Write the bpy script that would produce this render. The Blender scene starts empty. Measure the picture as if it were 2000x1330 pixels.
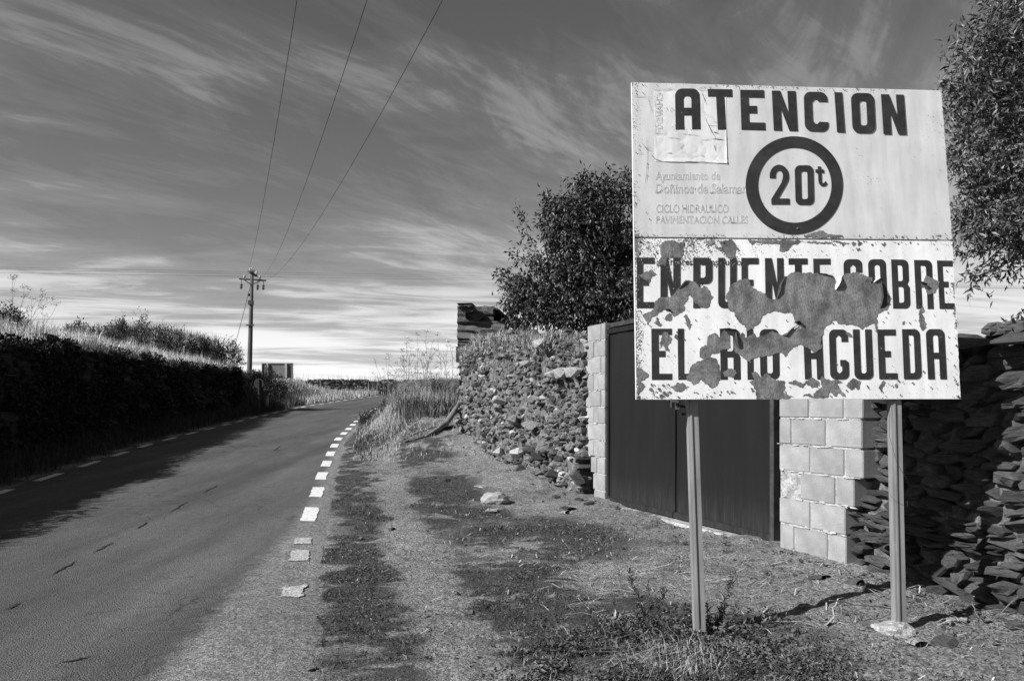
import bpy, bmesh, math, random
import numpy as np
from mathutils import Vector, Matrix

random.seed(7)
rng = np.random.default_rng(11)
R = math.radians
scene = bpy.context.scene
col = scene.collection

# ------------------------------------------------------------------ camera
F = 1600.0            # focal length in pixels of a 2000 wide picture
CAMZ = 1.5
HOR = 790.0           # horizon row
cam = bpy.data.cameras.new('camera')
cam_o = bpy.data.objects.new('camera', cam)
col.objects.link(cam_o)
cam_o.location = (0, 0, CAMZ)
cam_o.rotation_euler = (R(90), 0, 0)
cam.lens = 36.0 * F / 2000.0
cam.sensor_width = 36.0
cam.shift_y = (HOR - 665.0) / 2000.0
cam.clip_start = 0.05
cam.clip_end = 3000
scene.camera = cam_o

# ------------------------------------------------------------------ light
SUN_AZ = 26.0         # travel direction of the light, degrees from +X towards +Y
SUN_EL = 35.0
world = bpy.data.worlds.new('World')
scene.world = world
world.use_nodes = True
wn, wl = world.node_tree.nodes, world.node_tree.links
wn.clear()

def nd(nt, typ, **kw):
    n = nt.nodes.new(typ)
    for k, v in kw.items():
        if k == 'inp':
            for a, b in v.items():
                n.inputs[a].default_value = b
        else:
            setattr(n, k, v)
    return n

def mth(nt, op, a, b=None, c=None, clamp=False):
    n = nt.nodes.new('ShaderNodeMath')
    n.operation = op
    n.use_clamp = clamp
    for i, v in enumerate((a, b, c)):
        if v is None:
            continue
        if isinstance(v, (int, float)):
            n.inputs[i].default_value = v
        else:
            nt.links.new(v, n.inputs[i])
    return n.outputs[0]

def ramp(nt, fac, stops, interp='LINEAR'):
    n = nt.nodes.new('ShaderNodeValToRGB')
    n.color_ramp.interpolation = interp
    el = n.color_ramp.elements
    while len(el) < len(stops):
        el.new(0.5)
    for e, (p, c) in zip(el, stops):
        e.position = p
        e.color = (c, c, c, 1)
    nt.links.new(fac, n.inputs[0])
    return n.outputs[0]

def build_world():
    nt = world.node_tree
    out = nd(nt, 'ShaderNodeOutputWorld')
    bg = nd(nt, 'ShaderNodeBackground')
    bg.inputs[1].default_value = 0.08
    sky = nd(nt, 'ShaderNodeTexSky')
    sky.sky_type = 'NISHITA'
    sky.sun_disc = False
    sky.sun_elevation = R(SUN_EL)
    sky.sun_rotation = R((90 - (SUN_AZ + 180)) % 360)
    sky.altitude = 600
    sky.air_density = 1.0
    sky.dust_density = 0.6
    sky.ozone_density = 1.5
    sep = nd(nt, 'ShaderNodeSeparateColor')
    nt.links.new(sky.outputs[0], sep.inputs[0])
    red = sep.outputs[0]                       # black and white film behind a red filter
    tc = nd(nt, 'ShaderNodeTexCoord')
    sx = nd(nt, 'ShaderNodeSeparateXYZ')
    nt.links.new(tc.outputs['Generated'], sx.inputs[0])
    x, y, z = sx.outputs
    zc = mth(nt, 'MAXIMUM', z, 0.0)
    den = mth(nt, 'ADD', zc, 0.07)
    px = mth(nt, 'DIVIDE', x, den)
    py = mth(nt, 'DIVIDE', y, den)
    # cirrus streaks: low sheets run far to the right, high wisps run away from the viewer
    def layer(ang, su, sv, ox, oy, scale, detail, dist, rough=0.55):
        ca, sa = math.cos(R(ang)), math.sin(R(ang))
        u = mth(nt, 'ADD', mth(nt, 'MULTIPLY', px, ca), mth(nt, 'MULTIPLY', py, sa))
        v = mth(nt, 'SUBTRACT', mth(nt, 'MULTIPLY', py, ca), mth(nt, 'MULTIPLY', px, sa))
        cx = nd(nt, 'ShaderNodeCombineXYZ')
        nt.links.new(mth(nt, 'MULTIPLY_ADD', u, su, ox), cx.inputs[0])
        nt.links.new(mth(nt, 'MULTIPLY_ADD', v, sv, oy), cx.inputs[1])
        n = nd(nt, 'ShaderNodeTexNoise', inp={'Scale': scale, 'Detail': detail, 'Roughness': rough, 'Distortion': dist})
        nt.links.new(cx.outputs[0], n.inputs['Vector'])
        return n.outputs[0]
    big = layer(16, 0.26, 0.62, 3.1, 1.7, 1.0, 7, 0.9)
    fine = layer(12, 0.62, 1.6, 9.0, 4.0, 1.3, 10, 1.8, 0.62)
    wisp = layer(64, 0.75, 1.7, 1.876, 3.52, 0.9, 10, 2.0, 0.62)
    hair = layer(52, 1.4, 5.0, 1.03, 2.57, 1.6, 9, 1.6, 0.65)
    lowm = mth(nt, 'ADD', mth(nt, 'MULTIPLY', big, 0.62), mth(nt, 'MULTIPLY', fine, 0.38))
    highm = mth(nt, 'ADD', mth(nt, 'MULTIPLY', wisp, 0.72), mth(nt, 'MULTIPLY', hair, 0.28))
    sel = ramp(nt, z, [(0.12, 0.0), (0.30, 1.0)])
    mix = mth(nt, 'ADD', mth(nt, 'MULTIPLY', highm, sel), mth(nt, 'MULTIPLY', lowm, mth(nt, 'SUBTRACT', 1.0, sel)))
    low = ramp(nt, z, [(0.0, 0.13), (0.08, 0.10), (0.16, 0.065), (0.24, 0.02), (0.32, 0.0)])
    patchy = layer(30, 0.45, 0.7, 6.458, 1.63, 0.8, 3, 0.4)
    cov = mth(nt, 'ADD', mth(nt, 'ADD', mix, low), mth(nt, 'MULTIPLY', mth(nt, 'SUBTRACT', patchy, 0.53), 0.62))
    m = ramp(nt, cov, [(0.40, 0.0), (0.51, 0.20), (0.59, 0.75), (0.67, 1.0)])
    # brightness of sunlit cloud, dimmer overhead where the veil is thin
    cb = mth(nt, 'MULTIPLY_ADD', mth(nt, 'POWER', mth(nt, 'SUBTRACT', 1.0, zc), 3.8), 9.0, 1.9)
    clear = mth(nt, 'MULTIPLY', red, SKY_GAIN)
    mx = nd(nt, 'ShaderNodeMix', data_type='FLOAT')
    nt.links.new(mth(nt, 'MULTIPLY', m, mth(nt, 'MULTIPLY_ADD', sel, -0.38, 0.9)), mx.inputs[0])
    nt.links.new(clear, mx.inputs[2])
    nt.links.new(cb, mx.inputs[3])
    cc = nd(nt, 'ShaderNodeCombineColor')
    for i in range(3):
        nt.links.new(mx.outputs[0], cc.inputs[i])
    nt.links.new(cc.outputs[0], bg.inputs[0])
    nt.links.new(bg.outputs[0], out.inputs[0])
SKY_GAIN = 0.86
build_world()

sun = bpy.data.lights.new('sun', 'SUN')
sun.energy = 5.0
sun.angle = R(0.53)
sun_o = bpy.data.objects.new('sun', sun)
col.objects.link(sun_o)
_d = Vector((math.cos(R(SUN_AZ)) * math.cos(R(SUN_EL)), math.sin(R(SUN_AZ)) * math.cos(R(SUN_EL)), -math.sin(R(SUN_EL))))
sun_o.rotation_euler = _d.to_track_quat('-Z', 'Y').to_euler()
sun_o.location = (-20, -10, 20)

scene.view_settings.view_transform = 'Standard'
scene.view_settings.look = 'None'
scene.view_settings.exposure = 0.55
scene.view_settings.gamma = 1.0
scene.view_settings.use_curve_mapping = False
scene.render.engine = 'CYCLES'
scene.cycles.max_bounces = 5
scene.cycles.diffuse_bounces = 2

# ------------------------------------------------------------------ helpers
def at(px, py, Z):
    """world point that lies Z metres ahead of the camera in photo direction px,py"""
    return Vector(((px - 1000.0) / F * Z, Z, CAMZ + (HOR - py) / F * Z))

def tag(o, label=None, cat=None, group=None, kind=None):
    if label: o['label'] = label
    if cat: o['category'] = cat
    if group: o['group'] = group
    if kind: o['kind'] = kind
    return o

def empty(name, loc=(0, 0, 0), rz=0.0, label=None, cat=None, group=None):
    o = bpy.data.objects.new(name, None)
    o.empty_display_size = 0.2
    col.objects.link(o)
    o.location = loc
    o.rotation_euler = (0, 0, rz)
    return tag(o, label, cat, group)

def link(name, me, mat=None, parent=None, world_space=False):
    o = bpy.data.objects.new(name, me)
    col.objects.link(o)
    if mat is not None and len(me.materials) == 0:
        me.materials.append(mat)
    if parent is not None:
        o.parent = parent
        if world_space:
            o.matrix_parent_inverse = mat_of(parent).inverted()
    return o

def mat_of(o):
    m = Matrix.LocRotScale(o.location, o.rotation_euler, o.scale)
    if o.parent is not None:
        m = mat_of(o.parent) @ o.matrix_parent_inverse @ m
    return m

def fast_mesh(name, V, Fc, tone=None, smooth=False):
    """V (n,3), Fc (m,k) with constant k"""
    V = np.asarray(V, dtype=np.float32); Fc = np.asarray(Fc, dtype=np.int32)
    me = bpy.data.meshes.new(name)
    m, k = Fc.shape
    me.vertices.add(len(V)); me.vertices.foreach_set('co', V.ravel())
    me.loops.add(m * k); me.loops.foreach_set('vertex_index', Fc.ravel())
    me.polygons.add(m)
    me.polygons.foreach_set('loop_start', np.arange(0, m * k, k, dtype=np.int32))
    me.polygons.foreach_set('loop_total', np.full(m, k, dtype=np.int32))
    if smooth:
        me.polygons.foreach_set('use_smooth', np.ones(m, dtype=bool))
    else:
        me.polygons.foreach_set('use_smooth', np.zeros(m, dtype=bool))
    if tone is not None:
        a = me.attributes.new('tone', 'FLOAT', 'POINT')
        a.data.foreach_set('value', np.asarray(tone, dtype=np.float32))
    me.update(calc_edges=True)
    me.validate()
    return me

class MB:
    """collects simple solids into one mesh"""
    def __init__(self):
        self.v = []; self.f = []
    def box(self, c, s, M=None, bev=0.0):
        x, y, z = [a / 2 for a in s]
        pts = [(-x, -y, -z), (x, -y, -z), (x, y, -z), (-x, y, -z), (-x, -y, z), (x, -y, z), (x, y, z), (-x, y, z)]
        b = len(self.v)
        for p in pts:
            p = Vector(p) + Vector(c)
            if M is not None: p = M @ p
            self.v.append(tuple(p))
        for q in ((0, 3, 2, 1), (4, 5, 6, 7), (0, 1, 5, 4), (1, 2, 6, 5), (2, 3, 7, 6), (3, 0, 4, 7)):
            self.f.append(tuple(b + i for i in q))
        return self
    def tube(self, pts, rad, n=8, cap=True):
        pts = [Vector(p) for p in pts]
        rs = rad if isinstance(rad, (list, tuple)) else [rad] * len(pts)
        b = len(self.v)
        up = None
        for i, p in enumerate(pts):
            t = (pts[min(i + 1, len(pts) - 1)] - pts[max(i - 1, 0)]).normalized()
            if up is None:
                up = Vector((0, 0, 1)) if abs(t.z) < 0.9 else Vector((1, 0, 0))
            a = t.cross(up).normalized(); c = a.cross(t).normalized()
            up = c
            for k in range(n):
                an = 2 * math.pi * k / n
                self.v.append(tuple(p + (a * math.cos(an) + c * math.sin(an)) * rs[i]))
        for i in range(len(pts) - 1):
            for k in range(n):
                k2 = (k + 1) % n
                self.f.append((b + i * n + k, b + i * n + k2, b + (i + 1) * n + k2, b + (i + 1) * n + k))
        if cap:
            self.f.append(tuple(b + k for k in range(n))[::-1])
            self.f.append(tuple(b + (len(pts) - 1) * n + k for k in range(n)))
        return self
    def lathe(self, c, prof, n=10):
        b = len(self.v)
        for r, z in prof:
            for k in range(n):
                an = 2 * math.pi * k / n
                self.v.append((c[0] + r * math.cos(an), c[1] + r * math.sin(an), c[2] + z))
        for i in range(len(prof) - 1):
            for k in range(n):
                k2 = (k + 1) % n
                self.f.append((b + i * n + k, b + i * n + k2, b + (i + 1) * n + k2, b + (i + 1) * n + k))
        return self
    def mesh(self, name, smooth=False):
        me = bpy.data.meshes.new(name)
        me.from_pydata(self.v, [], self.f)
        if smooth:
            for p in me.polygons: p.use_smooth = True
        me.update()
        return me
    def build(self, name, mat, parent=None, smooth=False, bevel=0.0):
        me = self.mesh(name, smooth)
        if bevel:
            bm = bmesh.new(); bm.from_mesh(me)
            bmesh.ops.bevel(bm, geom=list(bm.edges), offset=bevel, segments=1, affect='EDGES')
            bm.to_mesh(me); bm.free()
        return link(name, me, mat, parent)

# numpy value noise
_perm = np.random.default_rng(5).random((256, 256))
def vnoise(x, y):
    xi = np.floor(x).astype(int); yi = np.floor(y).astype(int)
    fx = x - xi; fy = y - yi
    fx = fx * fx * (3 - 2 * fx); fy = fy * fy * (3 - 2 * fy)
    a = _perm[xi & 255, yi & 255]; b = _perm[(xi + 1) & 255, yi & 255]
    c = _perm[xi & 255, (yi + 1) & 255]; d = _perm[(xi + 1) & 255, (yi + 1) & 255]
    return (a * (1 - fx) + b * fx) * (1 - fy) + (c * (1 - fx) + d * fx) * fy
def fbm(x, y, o=4):
    x = np.asarray(x, dtype=float); y = np.asarray(y, dtype=float)
    s = 0; a = 0.5; t = 0
    for i in range(o):
        s = s + a * vnoise(x * 2 ** i + 17.3 * i, y * 2 ** i + 5.1 * i); t += a; a *= 0.5
    return s / t
def sstep(a, b, x):
    t = np.clip((np.asarray(x, dtype=float) - a) / (b - a), 0, 1)
    return t * t * (3 - 2 * t)

# ------------------------------------------------------------------ materials (all greys: the photograph is black and white)
def g(c): return (c, c, c, 1)

def material(name, lo, hi, scale=8.0, rough=0.9, bump=0.3, bdist=0.01, tone=False, rand=0.0, stretch=None, spec=0.3,
             detail=6, fine=None, bump_scale=None, contrast=(0.35, 0.65)):
    m = bpy.data.materials.new(name)
    m.use_nodes = True
    nt = m.node_tree
    b = nt.nodes['Principled BSDF']
    tc = nd(nt, 'ShaderNodeTexCoord')
    vec = tc.outputs['Object']
    if stretch:
        mp = nd(nt, 'ShaderNodeMapping')
        mp.inputs['Scale'].default_value = stretch
        nt.links.new(vec, mp.inputs[0]); vec = mp.outputs[0]
    n1 = nd(nt, 'ShaderNodeTexNoise', inp={'Scale': scale, 'Detail': detail, 'Roughness': 0.6})
    nt.links.new(vec, n1.inputs['Vector'])
    c = ramp(nt, n1.outputs[0], [(contrast[0], lo), (contrast[1], hi)])
    val = c
    if fine:
        n3 = nd(nt, 'ShaderNodeTexNoise', inp={'Scale': fine[0], 'Detail': 3, 'Roughness': 0.7})
        nt.links.new(vec, n3.inputs['Vector'])
        val = mth(nt, 'MULTIPLY', val, ramp(nt, n3.outputs[0], [(0.3, 1 - fine[1]), (0.7, 1 + fine[1])]))
    if tone:
        a = nd(nt, 'ShaderNodeAttribute', attribute_name='tone')
        val = mth(nt, 'MULTIPLY', val, a.outputs['Fac'])
    if rand:
        oi = nd(nt, 'ShaderNodeObjectInfo')
        val = mth(nt, 'MULTIPLY', val, mth(nt, 'MULTIPLY_ADD', oi.outputs['Random'], 2 * rand, 1 - rand))
    cc = nd(nt, 'ShaderNodeCombineColor')
    for i in range(3): nt.links.new(val, cc.inputs[i])
    nt.links.new(cc.outputs[0], b.inputs['Base Color'])
    b.inputs['Roughness'].default_value = rough
    b.inputs['Specular IOR Level'].default_value = spec
    if bump:
        n2 = nd(nt, 'ShaderNodeTexNoise', inp={'Scale': bump_scale or scale * 3, 'Detail': 6, 'Roughness': 0.65})
        nt.links.new(vec, n2.inputs['Vector'])
        bp = nd(nt, 'ShaderNodeBump', inp={'Strength': bump, 'Distance': bdist})
        nt.links.new(n2.outputs[0], bp.inputs['Height'])
        nt.links.new(bp.outputs[0], b.inputs['Normal'])
    return m

M = {}
M['slate'] = material('slate', 0.048, 0.14, 5, 0.8, 0.9, 0.03, tone=True, rand=0.45, stretch=(1, 1, 4.5), fine=(60, 0.35), bump_scale=14)
M['rubble'] = material('rubble', 0.08, 0.27, 6, 0.9, 1.0, 0.04, tone=True, rand=0.75, stretch=(1, 1, 2), fine=(50, 0.35), bump_scale=16)
M['pillar_stone'] = material('pillar_stone', 0.07, 0.22, 5, 0.9, 1.0, 0.04, tone=True, rand=0.3, stretch=(1, 1, 5), fine=(30, 0.4))
M['shade_earth'] = material('shade_earth', 0.012, 0.03, 5, 0.95, 0.5, 0.03)  # core of the left wall, its shade put into a near-black colour
M['shade_stone'] = material('shade_stone', 0.010, 0.035, 5, 0.9, 0.8, 0.03, tone=True, rand=0.4, fine=(40, 0.3))  # left wall stones, colour darkened to deepen the shade on them
M['quartz'] = material('quartz', 0.22, 0.42, 7, 0.7, 0.6, 0.02, tone=True, rand=0.15)
M['mortar_earth'] = material('mortar_earth', 0.07, 0.24, 9, 0.95, 1.0, 0.05, fine=(45, 0.4))
M['lime_mortar'] = material('lime_mortar', 0.25, 0.5, 14, 0.95, 1.0, 0.02, fine=(60, 0.3))
M['block'] = material('concrete_block', 0.23, 0.34, 4, 0.95, 0.5, 0.004, rand=0.13, fine=(150, 0.34), bump_scale=120)
M['dry_blade'] = material('dry_grass', 0.42, 0.62, 3, 0.7, 0, tone=True)
M['green_blade'] = material('green_grass', 0.05, 0.09, 3, 0.7, 0, tone=True)
M['leaf'] = material('leaf', 0.018, 0.042, 3, 0.46, 0, tone=True, spec=0.4)
M['leaf_pale'] = material('leaf_pale', 0.04, 0.08, 3, 0.45, 0, tone=True, spec=0.45)
M['shrub_leaf'] = material('shrub_leaf', 0.035, 0.075, 3, 0.6, 0, tone=True, spec=0.3)
M['bark'] = material('bark', 0.05, 0.14, 12, 0.9, 0.8, 0.01, stretch=(1, 1, 0.25))
M['wood_pole'] = material('creosoted_wood', 0.06, 0.11, 8, 0.85, 0.4, 0.01, stretch=(1, 1, 0.1))
M['iron'] = material('dark_iron', 0.03, 0.06, 12, 0.6, 0.2, 0.003)
M['ceramic'] = material('ceramic', 0.3, 0.45, 5, 0.3, 0)
M['wire'] = material('wire', 0.03, 0.05, 5, 0.6, 0)
M['black_paint'] = material('black_paint', 0.020, 0.034, 9, 0.55, 0.15, 0.001, fine=(30, 0.2), spec=0.35)
M['bare_metal'] = material('weathered_zinc', 0.085, 0.21, 16, 0.7, 0.5, 0.002, fine=(130, 0.5), spec=0.3, bump_scale=70, contrast=(0.36, 0.64), stretch=(1, .45, 1))
M['galvanised'] = material('galvanised_steel', 0.16, 0.26, 14, 0.55, 0.15, 0.002, stretch=(1, 1, 0.15), spec=0.4)
M['sign_back'] = material('sign_back', 0.13, 0.18, 6, 0.7, 0.1, 0.002)
M['sign_back_shade'] = material('sign_back_shade', 0.02, 0.035, 6, 0.7, 0.1, 0.002)  # back of the round sign, shade painted into its colour
M['sign_back_light'] = material('sign_post_light', 0.3, 0.38, 6, 0.7, 0.1, 0.002)
M['road_paint'] = material('road_paint', 0.42, 0.66, 22, 0.85, 0.4, 0.004, fine=(60, 0.35), contrast=(0.3, 0.5))
M['road_paint_worn'] = material('road_paint_worn', 0.14, 0.50, 60, 0.9, 0.5, 0.004, fine=(120, 0.4), contrast=(0.36, 0.60))
M['crack'] = material('crack', 0.015, 0.03, 8, 0.95, 0)
M['curl_white'] = material('curled_white_paint', 0.6, 0.75, 12, 0.6, 0.2, 0.002)
M['curl_dark'] = material('curled_paint_back', 0.03, 0.06, 12, 0.7, 0.2, 0.002)
M['straw'] = material('straw', 0.3, 0.5, 5, 0.7, 0, tone=True)
M['driftwood'] = material('driftwood', 0.10, 0.22, 10, 0.9, 0.8, 0.02, stretch=(1, 1, 1))

def lerp_mix(nt, fac, a, b):
    mx = nd(nt, 'ShaderNodeMix', data_type='FLOAT')
    for i, v in ((0, fac), (2, a), (3, b)):
        if isinstance(v, (int, float)): mx.inputs[i].default_value = v
        else: nt.links.new(v, mx.inputs[i])
    return mx.outputs[0]

def noise(nt, vec, scale, detail=5, rough=0.6, dist=0.0):
    n = nd(nt, 'ShaderNodeTexNoise', inp={'Scale': scale, 'Detail': detail, 'Roughness': rough, 'Distortion': dist})
    nt.links.new(vec, n.inputs['Vector'])
    return n.outputs[0]

def grey(nt, val):
    cc = nd(nt, 'ShaderNodeCombineColor')
    for i in range(3): nt.links.new(val, cc.inputs[i])
    return cc.outputs[0]

def ground_material():
    m = bpy.data.materials.new('dry_earth'); m.use_nodes = True
    nt = m.node_tree; b = nt.nodes['Principled BSDF']
    tc = nd(nt, 'ShaderNodeTexCoord'); v = tc.outputs['Object']
    a = nd(nt, 'ShaderNodeAttribute', attribute_name='veg')
    big = noise(nt, v, 0.9, 6)
    mid = noise(nt, v, 9, 6, 0.7)
    fin = noise(nt, v, 70, 4, 0.7)
    peb = nd(nt, 'ShaderNodeTexVoronoi', inp={'Scale': 42.0}); nt.links.new(v, peb.inputs['Vector'])
    pebc = nd(nt, 'ShaderNodeTexVoronoi', inp={'Scale': 16.0}); nt.links.new(v, pebc.inputs['Vector'])
    dirt = ramp(nt, mth(nt, 'ADD', mth(nt, 'MULTIPLY', big, 0.5), mth(nt, 'MULTIPLY', mid, 0.5)), [(0.35, 0.19), (0.52, 0.31), (0.68, 0.42)])
    dirt = mth(nt, 'MULTIPLY', dirt, ramp(nt, fin, [(0.36, 0.35), (0.64, 1.65)]))
    g34 = noise(nt, v, 34, 5, 0.8)
    dirt = mth(nt, 'MULTIPLY', dirt, ramp(nt, g34, [(0.36, 0.5), (0.64, 1.45)]))
    dirt = mth(nt, 'MINIMUM', dirt, 0.62)
    grass = ramp(nt, mth(nt, 'ADD', mth(nt, 'MULTIPLY', mid, 0.5), mth(nt, 'MULTIPLY', fin, 0.5)), [(0.35, 0.025), (0.65, 0.12)])
    fac = mth(nt, 'SUBTRACT', mth(nt, 'ADD', mth(nt, 'ADD', a.outputs['Fac'], mth(nt, 'MULTIPLY', g34, 0.9)), mth(nt, 'MULTIPLY', mid, 0.7)), 0.80, clamp=False)
    fac = ramp(nt, fac, [(0.27, 0.0), (0.70, 0.9)])
    val = lerp_mix(nt, fac, dirt, grass)
    nt.links.new(grey(nt, val), b.inputs['Base Color'])
    b.inputs['Roughness'].default_value = 0.95
    b.inputs['Specular IOR Level'].default_value = 0.15
    h = mth(nt, 'ADD', mth(nt, 'MULTIPLY', mid, 1.3), mth(nt, 'ADD', mth(nt, 'MULTIPLY', fin, 0.7), mth(nt, 'MULTIPLY', noise(nt, v, 28, 5, 0.75), 1.1)))
    bp = nd(nt, 'ShaderNodeBump', inp={'Strength': 1.0, 'Distance': 0.05})
    nt.links.new(h, bp.inputs['Height']); nt.links.new(bp.outputs[0], b.inputs['Normal'])
    return m
M['ground'] = ground_material()

def road_material():
    m = bpy.data.materials.new('old_asphalt'); m.use_nodes = True
    nt = m.node_tree; b = nt.nodes['Principled BSDF']
    tc = nd(nt, 'ShaderNodeTexCoord'); v = tc.outputs['Object']
    a = nd(nt, 'ShaderNodeAttribute', attribute_name='dust')
    mp = nd(nt, 'ShaderNodeMapping'); mp.inputs['Scale'].default_value = (1.6, 0.35, 1); mp.inputs['Rotation'].default_value = (0, 0, R(-10))
    nt.links.new(v, mp.inputs[0])
    big = noise(nt, mp.outputs[0], 1.3, 6, 0.65)
    mid = noise(nt, v, 12, 6, 0.7)
    fin = noise(nt, v, 150, 3, 0.7)
    agg = nd(nt, 'ShaderNodeTexVoronoi', inp={'Scale': 110.0}); nt.links.new(v, agg.inputs['Vector'])
    asp = ramp(nt, mth(nt, 'ADD', mth(nt, 'MULTIPLY', big, 0.65), mth(nt, 'MULTIPLY', mid, 0.35)), [(0.34, 0.07), (0.52, 0.095), (0.68, 0.13)])
    asp = mth(nt, 'MULTIPLY', asp, ramp(nt, fin, [(0.3, 0.6), (0.7, 1.45)]))
    asp = mth(nt, 'MULTIPLY', asp, ramp(nt, noise(nt, v, 55, 2, 0.8), [(0.3, 0.72), (0.7, 1.32)]))
    mpw = nd(nt, 'ShaderNodeMapping'); mpw.inputs['Scale'].default_value = (1.4, 0.12, 1); mpw.inputs['Rotation'].default_value = (0, 0, R(-11)); nt.links.new(v, mpw.inputs[0])
    asp = mth(nt, 'MULTIPLY', asp, ramp(nt, noise(nt, mpw.outputs[0], 1.0, 4), [(0.35, 0.8), (0.65, 1.22)]))
    dv = nd(nt, 'ShaderNodeVectorMath', operation='MULTIPLY_ADD'); dn = nd(nt, 'ShaderNodeTexNoise', inp={'Scale': 3.0, 'Detail': 5}); nt.links.new(v, dn.inputs['Vector'])
    nt.links.new(dn.outputs['Color'], dv.inputs[0]); dv.inputs[1].default_value = (.5, .5, 0); nt.links.new(v, dv.inputs[2])
    ck = nd(nt, 'ShaderNodeTexVoronoi', feature='DISTANCE_TO_EDGE', inp={'Scale': 2.6}); nt.links.new(dv.outputs[0], ck.inputs['Vector'])
    ckm = mth(nt, 'MULTIPLY', ramp(nt, ck.outputs['Distance'], [(0.0, 1.0), (0.022, 0.0)]), ramp(nt, noise(nt, v, .7, 3), [(0.50, 0.0), (0.60, 1.0)]))
    asp = mth(nt, 'MULTIPLY', asp, mth(nt, 'SUBTRACT', 1.0, mth(nt, 'MULTIPLY', ckm, .55)))
    gbig = noise(nt, v, 0.9, 6); gmid = noise(nt, v, 9, 6, 0.7); gfin = noise(nt, v, 70, 4, 0.7); g34 = noise(nt, v, 34, 5, 0.8)
    dirt = ramp(nt, mth(nt, 'ADD', mth(nt, 'MULTIPLY', gbig, 0.5), mth(nt, 'MULTIPLY', gmid, 0.5)), [(0.35, 0.17), (0.52, 0.27), (0.68, 0.37)])
    dirt = mth(nt, 'MULTIPLY', dirt, ramp(nt, gfin, [(0.36, 0.45), (0.64, 1.55)]))
    dirt = mth(nt, 'MINIMUM', mth(nt, 'MULTIPLY', dirt, ramp(nt, g34, [(0.36, 0.55), (0.64, 1.4)])), 0.6)
    fac = mth(nt, 'ADD', a.outputs['Fac'], mth(nt, 'MULTIPLY', mth(nt, 'SUBTRACT', mth(nt, 'ADD', mth(nt, 'MULTIPLY', mid, 0.5), mth(nt, 'MULTIPLY', fin, 0.5)), 0.5), 1.6))
    fac = ramp(nt, fac, [(0.3, 0.0), (0.7, 0.95)])
    val = lerp_mix(nt, fac, asp, dirt)
    nt.links.new(grey(nt, val), b.inputs['Base Color'])
    b.inputs['Roughness'].default_value = 0.85
    b.inputs['Specular IOR Level'].default_value = 0.2
    h = mth(nt, 'ADD', mth(nt, 'MULTIPLY', agg.outputs['Distance'], -0.8), mth(nt, 'ADD', mth(nt, 'MULTIPLY', fin, 0.6), mth(nt, 'MULTIPLY', mth(nt, 'ADD', mth(nt, 'MULTIPLY', gmid, 4.0), mth(nt, 'MULTIPLY', g34, 4.0)), a.outputs['Fac'])))
    bp = nd(nt, 'ShaderNodeBump', inp={'Strength': 0.9, 'Distance': 0.01})
    nt.links.new(h, bp.inputs['Height']); nt.links.new(bp.outputs[0], b.inputs['Normal'])
    return m
M['road'] = road_material()

def gate_material():
    m = bpy.data.materials.new('gate_steel'); m.use_nodes = True
    nt = m.node_tree; b = nt.nodes['Principled BSDF']
    tc = nd(nt, 'ShaderNodeTexCoord'); v = tc.outputs['Object']
    s = nd(nt, 'ShaderNodeSeparateXYZ'); nt.links.new(v, s.inputs[0])
    mp = nd(nt, 'ShaderNodeMapping'); mp.inputs['Scale'].default_value = (14, 14, 1.2); nt.links.new(v, mp.inputs[0])
    streak = noise(nt, mp.outputs[0], 2.0, 6, 0.7)
    mp2 = nd(nt, 'ShaderNodeMapping'); mp2.inputs['Scale'].default_value = (5, 5, .4); nt.links.new(v, mp2.inputs[0])
    run = noise(nt, mp2.outputs[0], 1.4, 5, 0.6)
    hgt = ramp(nt, s.outputs[2], [(0.0, 1.0), (0.16, 0.6), (0.36, 0.08), (0.7, 0.0)])    # splashed dust on the foot of the leaf
    dust = mth(nt, 'MULTIPLY', hgt, ramp(nt, streak, [(0.35, 0.1), (0.7, 1.0)]))
    base = ramp(nt, run, [(0.35, 0.0125), (0.65, 0.0145)])
    val = mth(nt, 'ADD', base, mth(nt, 'MULTIPLY', dust, 0.03))
    nt.links.new(grey(nt, val), b.inputs['Base Color'])
    b.inputs['Roughness'].default_value = 0.45
    b.inputs['Specular IOR Level'].default_value = 0.18
    bp = nd(nt, 'ShaderNodeBump', inp={'Strength': 0.2, 'Distance': 0.01})
    nt.links.new(noise(nt, v, 2.5, 3), bp.inputs['Height']); nt.links.new(bp.outputs[0], b.inputs['Normal'])
    return m
M['gate'] = gate_material()

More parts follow.
